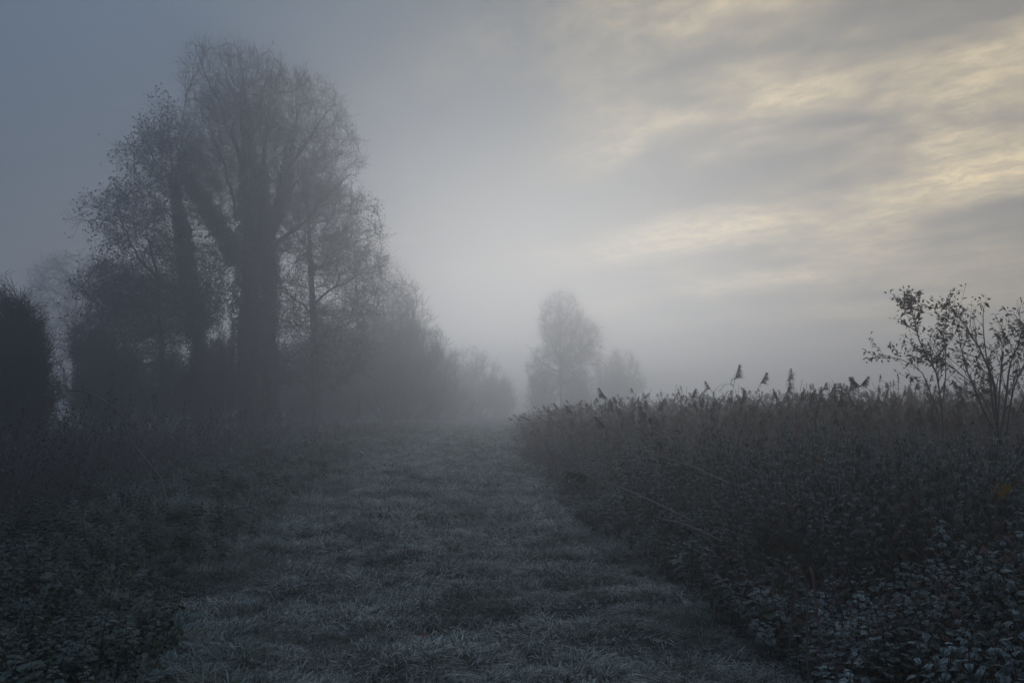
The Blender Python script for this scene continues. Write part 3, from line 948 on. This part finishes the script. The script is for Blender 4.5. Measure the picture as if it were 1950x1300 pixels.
# withered brown plants mixed through the nettles
dead_ng = node_group(protos("dead_plants", [whole_nettle(.9, "dead_plant", M_WEED, .6) for _ in range(6)]), "scatter_dead")
pick = rng.permutation(np.nonzero(vnoise(bx * 1.1, by * 1.1, 57) + .03 * by > .62)[0])[:1500]
scatter("withered_herbs", np.stack([bx, by, bz], 1)[pick] + np.array([.06, .05, 0]), np.stack([rng.normal(0, .3, len(pick)), rng.normal(0, .3, len(pick)), rng.uniform(0, 6.28, len(pick))], 1),
        np.stack([wide_ * .8, wide_ * .8, hh / .9 * rng.uniform(.8, 1.25, len(hh))], 1)[pick], 6, dead_ng)

# ================================================================== reeds
def reed_parts(H, bend, drop, gs, gl, gp, plume=1.0, az=0.0, nleaf=5):
    """one reed: stem into gs, long leaves into gl (list of Geo), plume into gp; leans to +x"""
    K = 9
    t = np.linspace(0, 1, K)
    ang = bend * t ** 2.2
    x = np.concatenate([[0], np.cumsum(np.sin((ang[1:] + ang[:-1]) / 2) * H / (K - 1))])
    z = np.concatenate([[0], np.cumsum(np.cos((ang[1:] + ang[:-1]) / 2) * H / (K - 1))])
    P = np.stack([x, rng.normal(0, .006, K), z - .05], 1)
    sweep(gs, P, np.linspace(.0055, .0026, K)[None], 4, frost=np.full((1, K), .35))
    for j in range(nleaf):
        tt = rng.uniform(.35, .92); k = tt * (K - 1); k0 = int(k); p = P[k0] + (P[min(k0 + 1, K - 1)] - P[k0]) * (k - k0)
        a = rng.choice([0.0, math.pi]) + rng.normal(0, .7)
        ln = rng.uniform(.28, .5); d = np.array([math.cos(a) * .6, math.sin(a) * .6, 1.0]); d /= np.linalg.norm(d)
        Q = [p]
        for m in range(5):
            d = d + np.array([math.cos(a) * .25, math.sin(a) * .25, -.42 - drop]); d /= np.linalg.norm(d)
            Q.append(Q[-1] + d * ln / 5)
        sd_ = np.array([[-math.sin(a), math.cos(a), 0.0]])
        ribbon(gl[j % len(gl)], np.array(Q)[None], np.array([[.012, .017, .016, .012, .008, .002]]), sd_, frost=np.array([[.1, .5, .6, .6, .4, .3]]))
    if plume > 0:
        tip = P[-1]; T = unit(P[-1] - P[-2])
        ns = int(110 * plume)
        s0 = rng.uniform(0, 1, ns)
        b0 = tip - T * (0.26 * s0[:, None]) * plume
        # the panicle hangs to the lee side
        d = unit(T[None] * .75 + rng.normal(0, .22, (ns, 3)) + np.array([.22, 0, .0]))
        Q = np.zeros((ns, 4, 3)); Q[:, 0] = b0
        ln = rng.uniform(.05, .14, ns) * plume * (0.45 + s0)
        for m in range(1, 4):
            d = unit(d + np.array([.08, 0, -.42 - drop]) + rng.normal(0, .08, (ns, 3))); Q[:, m] = Q[:, m - 1] + d * (ln / 3)[:, None]
        sweep(gp, Q, np.array([[.0012, .0026, .0026, .0008]]), 3)


def reed_single(nm):
    gs = Geo()
    reed_parts(rng.uniform(1.7, 2.05), rng.uniform(.08, .75), rng.uniform(0, .2), gs, [gs], gs, float(rng.choice([0.0, .45, .6, .8])), nleaf=7)
    return gs.mesh(nm, M_REED)


reed_ng = node_group(protos("reed_stalks", [reed_single("reed_stalk") for _ in range(10)]), "scatter_reed")


def reed_front(x):
    """how far ahead the reeds begin, by sideways position"""
    return np.interp(x, [0, .6, 2, 4.2, 7.5, 12, 30], [26, 20, 14.5, 11.0, 9.6, 11.0, 19])


n = 6500
rx_, ry_ = region_points(n, 11.0, 60, lambda d: xr(d) + .3, lambda d: d * .72 + 3, 1.0)
ok = ry_ > reed_front(rx_) + rng.normal(0, .5, n)
rx_, ry_ = rx_[ok], ry_[ok]
sc = rng.uniform(.55, 1.02, len(rx_)) * (.86 + .26 * vnoise(rx_ * .8, ry_ * .8, 71)) * np.interp(rx_, [0.3, 1.5, 4, 10], [.62, .84, 1.0, 1.10])
wd_ = np.clip(ry_ / 14, 1, 2.2)
scatter("reed_bed", np.stack([rx_, ry_, height(rx_, ry_)], 1), np.stack([rng.normal(0, .10, len(rx_)), rng.normal(0, .10, len(rx_)), rng.uniform(0, 6.28, len(rx_))], 1), np.stack([wd_, wd_, sc], 1), 10, reed_ng)


def reed_thing(label, base, H, bend, rz, group=None, plume=1.0, drop=.05, tilt=0.0, nleaf=5):
    gs, gp = Geo(), Geo(); gl = [Geo() for _ in range(nleaf)]
    reed_parts(H, bend, drop, gs, gl, gp, plume, nleaf=nleaf)
    root = thing("reed", label, "reed", base, group)
    root.rotation_euler = (0, tilt, rz)
    obj("stem", gs.mesh("stem", M_REED), root)
    for q in gl:
        obj("leaf", q.mesh("leaf", M_REED), root)
    if plume > 0:
        obj("plume", gp.mesh("plume", M_PLUME), root, kind="stuff")
    return root


def reed_to(label, px, py, d, bend, rz, plume=1.0, **k):
    """a reed whose top stands where the photo shows it"""
    p = at(px, py, d)
    gz = float(height(p[0], p[1]))
    H = (p[2] - gz) * (1 + .10 * bend * bend)
    lean = 0.33 * bend * H
    b = (p[0] - math.cos(rz) * lean, p[1] - math.sin(rz) * lean, gz)
    return reed_thing(label, b, H, bend, rz, plume=plume, **k)


reed_to("tallest plumed reed standing clear of the reed bed against the sky", 1408, 690, 12.5, .35, 0.3, 0.9)
reed_to("leaning plumed reed right beside the tallest reed on the skyline", 1462, 704, 12.6, .6, 0.2, .85)
reed_to("drooping reed at the left end of the skyline reeds, plume hanging left", 1138, 735, 15.5, .7, 2.9, .9)
reed_to("dark plumed reed bowing left in front of the reed bed's left end", 1130, 787, 13.0, .85, 3.0, .95)
reed_to("small plumed reed bowing left, in front of the misty egg-shaped tree", 1075, 768, 17.0, .8, 3.0, .9)
reed_to("reed with dark heavy plume in front of the reed mass near its left end", 1215, 768, 13.5, .7, 2.8, .95)
reed_to("bent reed with long hanging leaves left of the leafy saplings", 1610, 712, 10.5, .9, 2.9, .7)
reed_to("reed with drooping tip touching the leafy saplings on the skyline", 1660, 710, 10.8, .85, 0.1, .7)
reed_to("plumed reed hanging over the top right corner of the saplings", 1925, 600, 8.6, .9, 3.0, .8)
reed_to("short plumed reed midway along the misty skyline of the reed bed", 1325, 734, 13.0, .5, 0.6, .9)
RG = "plumed reeds at the front of the reed bed"
for k in range(70):
    x = float(rng.uniform(1.3, 10.5)); y = float(reed_front(x) + rng.uniform(-.5, 2.2))
    reed_thing("dry brown plumed reed standing at the front of the reed bed on the right", (x, y, float(height(x, y))), float(rng.uniform(1.45, 1.95) * np.interp(x, [1, 3, 8], [.82, .94, 1.0])), float(rng.uniform(.1, .9)), float(rng.uniform(0, 6.28)), RG, float(rng.uniform(.5, .95)), nleaf=5)


def fallen_reed(label, pts, hang=True, plume=True):
    """a flattened reed stalk along given world points, leaves and plume hanging from it"""
    P, _ = resample(np.array(pts), np.ones(len(pts)), 12)
    base = P[0].copy()
    root = thing("fallen_reed", label, "reed", base)
    g = Geo(); sweep(g, P - base, np.linspace(.0095, .004, 12)[None], 5, frost=np.full((1, 12), 1.0))
    obj("stem", g.mesh("stem", M_CANE), root)
    if hang:
        for k in range(6):
            i = int(rng.integers(4, 11)); p = P[i] - base; d = unit(np.array([rng.normal(-.3, .5), rng.normal(0, .4), .25])); ln = rng.uniform(.25, .48)
            Q = [p]
            for m in range(6):
                d = unit(d + np.array([-.05, 0, -.5])); Q.append(Q[-1] + d * ln / 6)
            g = Geo(); ribbon(g, np.array(Q)[None], np.array([[.012, .018, .018, .015, .012, .007, .002]]), unit(np.array([[.5, .8, .0]])), frost=np.full((1, 7), .25))
            obj("leaf", g.mesh("leaf", M_REED), root)
    if plume:
        ns = 90; s0 = rng.uniform(0, 1, ns)[:, None]
        T = unit(P[-1] - P[-3])
        b0 = P[-1] - base - T * .25 * s0
        d = unit(T * .5 + rng.normal(0, .3, (ns, 3))); Q = np.zeros((ns, 4, 3)); Q[:, 0] = b0
        for m in range(1, 4):
            d = unit(d + np.array([0, 0, -.5])); Q[:, m] = Q[:, m - 1] + d * rng.uniform(.02, .06, (ns, 1))
        g = Geo(); sweep(g, Q, np.array([[.0015, .0028, .0026, .001]]), 3)
        obj("plume", g.mesh("plume", M_PLUME), root, kind="stuff")
    return root


fallen_reed("flattened frosted reed reaching over the path edge with a dark hanging plume", [at(1335, 1000, 7.6), at(1230, 948, 7.9), at(1140, 912, 8.2), at(1082, 898, 8.4)])
fallen_reed("long flattened reed stalk lying across the nettles above the hanging plume", [at(1400, 925, 8.6), at(1310, 885, 8.9), at(1235, 862, 9.1), at(1172, 838, 9.3)], plume=False)
fallen_reed("short flattened reed stalk lowest on the bank beside the path", [at(1375, 1030, 6.9), at(1310, 1000, 7.0), at(1250, 985, 7.1)], hang=False, plume=False)

# bent green reed by the path, near right
b = at(1540, 1300, 4.0); b[2] = float(height(b[0], b[1]))
root = thing("bent_reed", "bent-over reed with hanging leaves at the near right edge of the path", "reed", b)
top = at(1532, 1095, 4.05)
P, _ = resample(np.array([b * 0, at(1537, 1210, 4.02) - b, at(1538, 1130, 4.05) - b, top - b, at(1522, 1100, 4.03) - b, at(1512, 1150, 4.0) - b]), np.ones(6), 14)
g = Geo(); sweep(g, P, np.linspace(.006, .003, 14)[None], 5, frost=np.full((1, 14), .5)); obj("stem", g.mesh("stem", M_REED), root)
for tx, ty, hx in ((1460, 1140, 1448), (1505, 1215, 1498), (1560, 1210, 1562), (1480, 1105, 1470)):
    Q, _ = resample(np.array([top - b, at((1532 + tx) / 2, 1085, 4.0) - b, at(tx, ty, 3.95) - b, at(hx, ty + 55, 3.92) - b]), np.ones(4), 9)
    g = Geo(); ribbon(g, Q[None], np.linspace(.008, .002, 9)[None] + .012 * np.sin(np.linspace(0, math.pi, 9))[None], unit(np.array([[.8, .5, .2]])), frost=np.full((1, 9), .3)); obj("leaf", g.mesh("leaf", M_REED), root)

# ================================================================== leafy saplings at the right edge
sap_leaf = []
for k in range(3):
    g = Geo(); v_, q_, f_ = leaf_geo(.078, .033, rng.uniform(.2, .9), rng.uniform(0, .3), teeth=False, K=5); g.add(v_, q=q_); sap_leaf.append(g.mesh("sapling_leaf", M_SHRUB))


def sapling(label, d, stems, nleaf):
    """stems: pixel polylines (px, py, depth offset, radius); shoots and leaves grow from them"""
    src = [resample(*pxline(s_, d), 12) for s_ in stems]
    base = src[0][0][0].copy(); base[2] = float(height(base[0], base[1])) - .03
    root = thing("sapling", label, "sapling", base)
    P = np.array([q[0] for q in src]); Rd = np.array([q[1] for q in src])
    P[:, 1:] += np.cumsum(rng.normal(0, .010, (len(P), 11, 3)), axis=1)
    Rd = Rd * 1.15
    for i in range(len(P)):
        if i == 0 or P[i, 0, 2] < base[2] + .3:
            P[i, 0, 2] = base[2]
        g = Geo(); sweep(g, P[i] - base, Rd[i], 6); obj("stem", g.mesh("stem", M_BARK), root)
    Q, Rq = spawn(P, Rd, 26 * len(P), .22, .97, .52, (25, 60), 7, .06, .13, .5, .0026, None)
    g = Geo(); sweep(g, Q - base, Rq, 4); obj("shoots", g.mesh("shoots", M_BARK), root, kind="stuff")
    m = int(nleaf * 2.2); i = rng.integers(0, len(Q), m); j = rng.integers(2, 7, m)
    g = Geo(); cards(g, Q[i, j] - base + rng.normal(0, .02, (m, 3)), rng.normal(0, 1, (m, 3)), rng.normal(0, 1, (m, 3)), rng.uniform(.035, .07, m), rng.uniform(.015, .03, m))
    obj("foliage", g.mesh("foliage", M_SHRUB, smooth=False), root, kind="stuff")
    allq = np.concatenate([Q[:, -6:], Q[:, -6:], P[:, -6:]])
    for k in range(nleaf):
        i = int(rng.integers(0, len(allq))); j = int(rng.integers(1, 6)); f = rng.uniform()
        p = allq[i, j] * (1 - f) + allq[i, j - 1] * f - base
        T = unit(allq[i, j] - allq[i, j - 1])
        az_ = math.atan2(T[1], T[0]) + float(rng.choice([-1, 1])) * float(rng.uniform(.3, 1.3))
        lf = obj("leaf", sap_leaf[int(rng.integers(0, 3))], root, tuple(p))
        lf.rotation_euler = (float(rng.normal(0, .7)), float(rng.uniform(-1.0, .9)), az_)
        q = float(rng.uniform(.65, 1.2)); lf.scale = (q, q, q)
    return root


sapling("thin leafy sapling leaning left, left of the two saplings at the right edge", 10.6,
    [[(1795, 830, 0, .010), (1785, 720, 0, .009), (1758, 660, 0, .007), (1742, 610, 0, .005), (1733, 580, 0, .003)],
     [(1790, 800, 0, .008), (1760, 720, .2, .006), (1725, 690, .3, .004), (1680, 676, .4, .002)],
     [(1792, 790, 0, .007), (1800, 690, -.2, .006), (1795, 640, -.3, .004), (1800, 605, -.4, .002)]], 300)
sapling("bushy leafy sapling with crossing stems at the right edge, taller than the reeds", 9.6,
    [[(1900, 860, 0, .014), (1890, 740, 0, .012), (1868, 670, 0, .009), (1835, 605, 0, .005), (1800, 572, 0, .003)],
     [(1902, 840, 0, .012), (1880, 720, .2, .009), (1866, 650, .3, .006), (1862, 580, .4, .003)],
     [(1905, 840, 0, .012), (1925, 720, -.2, .009), (1945, 650, -.3, .006), (1965, 600, -.4, .004)],
     [(1900, 820, 0, .010), (1905, 700, .3, .008), (1910, 650, .4, .005), (1905, 612, .5, .003)],
     [(1898, 830, 0, .010), (1850, 730, -.3, .008), (1838, 690, -.4, .005), (1815, 640, -.5, .003)],
     [(1910, 830, 0, .010), (1950, 760, .4, .008), (1985, 690, .6, .005), (1990, 640, .7, .003)],
     [(1915, 830, 0, .010), (1940, 720, -.5, .008), (1965, 660, -.7, .005), (1940, 610, -.8, .003)],
     [(1895, 830, 0, .009), (1870, 760, .5, .007), (1800, 700, .7, .005), (1760, 680, .8, .003)]], 300)

# ================================================================== left: undergrowth, stems, bramble, verge weeds
def tangle(n, d0, d1, hmin, hmax, name, fx0, fx1, mat, r=.0022, K=5, where=None):
    x, y = region_points(n, d0, d1, fx0, fx1, .9)
    ok = rng.uniform(0, 1, n) < .25 + 1.0 * vnoise(x * .9, y * .9, 61)
    if where is not None:
        ok &= where(x, y)
    x, y = x[ok], y[ok]; n = len(x)
    b_ = np.stack([x, y, height(x, y) - .03], 1)
    a = rng.uniform(0, 2 * math.pi, n); lean = rng.uniform(0, .8, n)
    d = unit(np.stack([np.cos(a) * lean, np.sin(a) * lean, np.ones(n)], 1))
    ln = rng.uniform(hmin, hmax, n) * (0.6 + .7 * vnoise(x * .8, y * .8, 63))
    P = np.zeros((n, K, 3)); P[:, 0] = b_
    bend = rng.uniform(0, .28, n)[:, None]
    for j in range(1, K):
        d = unit(d + np.stack([np.cos(a), np.sin(a), np.full(n, -.9)], 1) * bend + rng.normal(0, .07, (n, 3)))
        P[:, j] = P[:, j - 1] + d * (ln / (K - 1))[:, None]
    Rr = (r * np.clip(y / 9, 1, 3) * rng.uniform(.6, 1.5, n))[:, None] * np.linspace(1, .45, K)[None]
    g = Geo(); sweep(g, P, Rr, 3, frost=np.linspace(.2, 1, K)[None] * rng.uniform(.2, 1, n)[:, None])
    Q, Rq = spawn(P, Rr, int(n * 1.8), .35, 1, .22, (30, 70), 3, .03, .15, .6, r * .7)
    sweep(g, Q, Rq, 3, frost=.5)
    m = int(n * 2.6)
    i = rng.integers(0, len(Q), m); k = rng.integers(0, 3, m)
    sz = rng.uniform(.025, .06, m) * np.clip(Q[i, k, 1] / 12, 1, 1.8)
    cards(g, Q[i, k] + rng.normal(0, .03, (m, 3)), rng.normal(0, 1, (m, 3)) + np.array([0, 0, -.5]), rng.normal(0, 1, (m, 3)) + np.array([0, 0, .8]), sz, sz * .6, frost=rng.uniform(0, 1, m))
    return obj(name, g.mesh(name, mat), kind="stuff")


tangle(7500, 6.0, 30, .55, 1.45, "undergrowth", lambda d: -(d * .70 + 1.6), lambda d: np.minimum(xl(d) - 2.4 - .02 * d, -4.1), M_WEED, .0030)
tangle(1800, 16, 48, .4, .95, "verge_herbs", lambda d: xl(d) - 6.0, lambda d: xl(d) - 1.2, M_WEED)
tangle(2600, 4.5, 24, .25, .75, "bank_litter", lambda d: xr(d) + .1, lambda d: np.minimum(d * .68, xr(d) + 6), M_WEED)
tangle(8000, 7.5, 30, .55, 1.35, "brown_weeds", lambda d: xr(d) + .7, lambda d: np.minimum(d * .72, xr(d) + 10), M_WEED, .0022, where=lambda x, y: y > reed_front(x) - 1.8)
tangle(700, 18, 50, .5, 1.1, "path_side_herbs", lambda d: xr(d) + .05, lambda d: xr(d) + 1.2, M_WEED)

SG = "dead stems in the left undergrowth"


def dead_stem(label, base, H, lean, az, group=None, r=.0058):
    root = thing("dead_stem", label, "weed stem", base, group)
    K = 8; t = np.linspace(0, 1, K)
    x = lean * H * t ** 1.5
    P = np.stack([x * math.cos(az), x * math.sin(az), H * t - .03], 1) + np.concatenate([[[0, 0, 0]], rng.normal(0, .012, (K - 1, 3))])
    g = Geo(); sweep(g, P, (r * np.linspace(1, .4, K))[None], 5, frost=np.full((1, K), .3)); obj("stem", g.mesh("stem", M_STEM), root)
    Q, Rq = spawn(P[None], (r * np.linspace(1, .4, K))[None], 9, .35, 1, .26, (25, 60), 5, .05, .1, .6, .0016)
    g = Geo(); sweep(g, Q, Rq, 3, frost=.4); obj("side_shoots", g.mesh("side_shoots", M_STEM), root, kind="stuff")
    m = 26; i = rng.integers(0, 9, m); k = rng.integers(2, 5, m)
    g = Geo(); cards(g, Q[i, k] + rng.normal(0, .012, (m, 3)), rng.normal(0, 1, (m, 3)), rng.normal(0, 1, (m, 3)), rng.uniform(.02, .045, m), rng.uniform(.012, .03, m)); obj("seed_heads", g.mesh("seed_heads", M_WEED, smooth=False), root, kind="stuff")
    return root


for k in range(46):
    y = float(rng.uniform(7.6, 15)); x = float(rng.uniform(-(y * .66), min(xl(y) - 2.2, -4.0)))
    dead_stem("dark dead weed stem standing in the brown undergrowth left of the path", (x, y, float(height(x, y))), float(rng.uniform(.7, 1.5)), float(rng.uniform(0, .45)), float(rng.uniform(-.6, 1.2)), SG)
for lab, px, py, d, H in (("upright dead stem with thin top in front of the dim shrub, left of the path", 180, 790, 12, 1.75),
                          ("reddish dead stem leaning right, above the verge below the tallest tree", 492, 800, 19, 1.7),
                          ("forked dead stem poking up under the narrow ivy-clad tree", 330, 790, 16, 1.7)):
    b = at(px, 900, d); b[2] = float(height(b[0], b[1])); dead_stem(lab, b, H, .12, .3, r=.006)
b = at(704, 850, 24); b[2] = float(height(b[0], b[1]))
g = Geo(); sweep(g, np.array([(0, 0, -.03), (.005, 0, .25), (.012, 0, .5)]), [.009, .008, .004], 5, frost=1.0)
thing("pale_stem", "single pale dry stem upright on the misty verge left of the path", "weed stem", b, me=g.mesh("pale_stem", M_CANE))


def cane(label, pts, d, r0, twigs=6):
    P, Rr = resample(*pxline([(a, b_, c, r0 * q) for (a, b_, c, q) in pts], d), 22)
    base = P[0].copy()
    root = thing("bramble_cane", label, "bramble", base)
    P[1:] += rng.normal(0, .006, (21, 3))
    g = Geo(); sweep(g, P - base, Rr, 6, frost=np.full((1, 22), .5)); obj("cane", g.mesh("cane", M_CANE), root)
    Q, Rq = spawn(P[None], Rr[None], twigs, .2, 1, .28, (40, 80), 5, -.03, .12, .5, .002)
    g = Geo(); sweep(g, Q - base, Rq, 4, frost=.6); obj("side_shoots", g.mesh("side_shoots", M_CANE), root, kind="stuff")
    m = 14; i = rng.integers(0, len(Q), m); k = rng.integers(2, 5, m)
    for q in range(m):
        lf = obj("leaf", leaf_meshes[q % 5], root, tuple(Q[i[q], k[q]] - base)); lf.rotation_euler = (float(rng.normal(0, .4)), float(rng.uniform(0, 1)), float(rng.uniform(0, 6.28))); lf.scale = (.55, .55, .55)
    return root


cane("long brown bramble cane arching left over the undergrowth beside the path", [(316, 965, 0, 1), (306, 915, 0, 1), (278, 875, 0, .95), (250, 838, 0, .9), (232, 795, 0, .8), (200, 765, 0, .65), (165, 748, 0, .5), (112, 742, 0, .3)], 10.5, .0165)
cane("short pale bramble cane forking left from the arching cane", [(262, 848, 0, 1), (235, 832, 0, .8), (205, 826, 0, .6), (165, 832, 0, .3)], 10.5, .007, 3)

# broad-leaved weeds in the verge
dock_leaves = []
for k in range(5):
    g = Geo(); v_, q_, f_ = leaf_geo(rng.uniform(.16, .24), rng.uniform(.07, .11), rng.uniform(.7, 1.7), rng.uniform(0, .35), teeth=False, K=8, wave=.06); g.add(v_, q=q_, frost=f_); dock_leaves.append(g.mesh("dock_leaf", M_DOCK))
DG = "broad-leaved weeds in the left verge"
cnt = 0
while cnt < 90:
    y = float(rng.uniform(3.9, 10.5)); x = float(rng.uniform(-(y * .66), xl(y) - .15))
    if rng.uniform() > (1.0 if y < 7.5 else .5):
        continue
    cnt += 1
    root = thing("dock_plant", "low frosted broad-leaved weed among the rough grass left of the path", "weed", (x, y, float(height(x, y))), DG, rz=float(rng.uniform(0, 6.28)))
    s_ = float(rng.uniform(.32, .72))
    for q in range(int(rng.integers(6, 10))):
        a = q * 2.4 + float(rng.normal(0, .2))
        lf = obj("leaf", dock_leaves[int(rng.integers(0, 5))], root, (math.cos(a) * .01, math.sin(a) * .01, float(rng.uniform(.02, .20)) * s_))
        lf.rotation_euler = (float(rng.normal(0, .25)), -float(rng.uniform(.0, .9)), a); lf.scale = (s_, s_, s_)

low_ng = node_group(protos("low_plants", [whole_nettle(.9, "low_plant", M_LOW, .7) for _ in range(6)]), "scatter_low")
# low frosted leafage filling the verge between the larger weeds
n = 5200
wx, wy = region_points(n, 3.4, 26, lambda d: np.maximum(-(d * .70 + 1.0), xl(d) - 4.2), lambda d: xl(d) - .25, .9)
ok = rng.uniform(0, 1, n) < -.1 + 1.0 * vnoise(wx * 1.1, wy * 1.1, 81) + .35 * sstep(1.0, 3.0, xl(wy) - wx)
wx, wy = wx[ok], wy[ok]
ws = np.clip(wy / 8.0, .9, 1.8) * rng.uniform(.6, 1.2, len(wx))
scatter("verge_leaves", np.stack([wx, wy, height(wx, wy)], 1), np.stack([rng.normal(0, .3, len(wx)), rng.normal(0, .3, len(wx)), rng.uniform(0, 6.28, len(wx))], 1),
        np.stack([ws, ws, rng.uniform(.18, .42, len(wx))], 1), 6, low_ng)

# coloured leaves that stand out
def lone_leaf(label, p, mesh, rot, sc):
    o = thing("autumn_leaf", label, "leaf", p, me=mesh); o.rotation_euler = rot; o.scale = (sc,) * 3


g = Geo(); v_, q_, f_ = leaf_geo(.12, .10, .5, .2, K=7); g.add(v_, q=q_); ym = g.mesh("yellow_leaf", M_YELLOW)
g = Geo(); v_, q_, f_ = leaf_geo(.09, .06, .4, .2, K=7); g.add(v_, q=q_); rm = g.mesh("red_leaf", M_RED)
def sprig(label, p, leaves):
    """a thin stem from the ground carrying a few yellowed leaves"""
    base = np.array((p[0] + .05, p[1] + .12, float(height(p[0] + .05, p[1] + .12))))
    root = thing("yellow_sprig", label, "plant", base)
    q = p - base
    P, _ = resample(np.array([(0, 0, -.03), (.02, .0, q[2] * .5), q + np.array([.02, .03, .02]), q]), np.ones(4), 10)
    g = Geo(); sweep(g, P, np.linspace(.004, .0018, 10)[None], 4); obj("stem", g.mesh("stem", M_STEM), root)
    for off, rot, sc in leaves:
        lf = obj("leaf", ym, root, tuple(q + np.array(off))); lf.rotation_euler = rot; lf.scale = (sc,) * 3


sprig("sprig with large yellow leaves above the dark nettles near the right edge", at(1905, 918, 4.7), [((0, 0, 0), (.3, 1.1, 2.8), .75), ((.02, 0, -.01), (-.3, .9, .4), .6), ((.01, .01, -.04), (.2, 1.2, 4.4), .5)])
sprig("thin sprig with one small yellow leaf at the front of the brown weeds", at(1550, 778, 9.2), [((0, 0, 0), (.3, .7, 2.8), .8)])
p = at(805, 1262, 5.0); p[2] = float(height(p[0], p[1])) + .10
lone_leaf("fallen red leaf lying in the frosted grass of the path, near the camera", p, rm, (.1, .1, 1.0), .8)
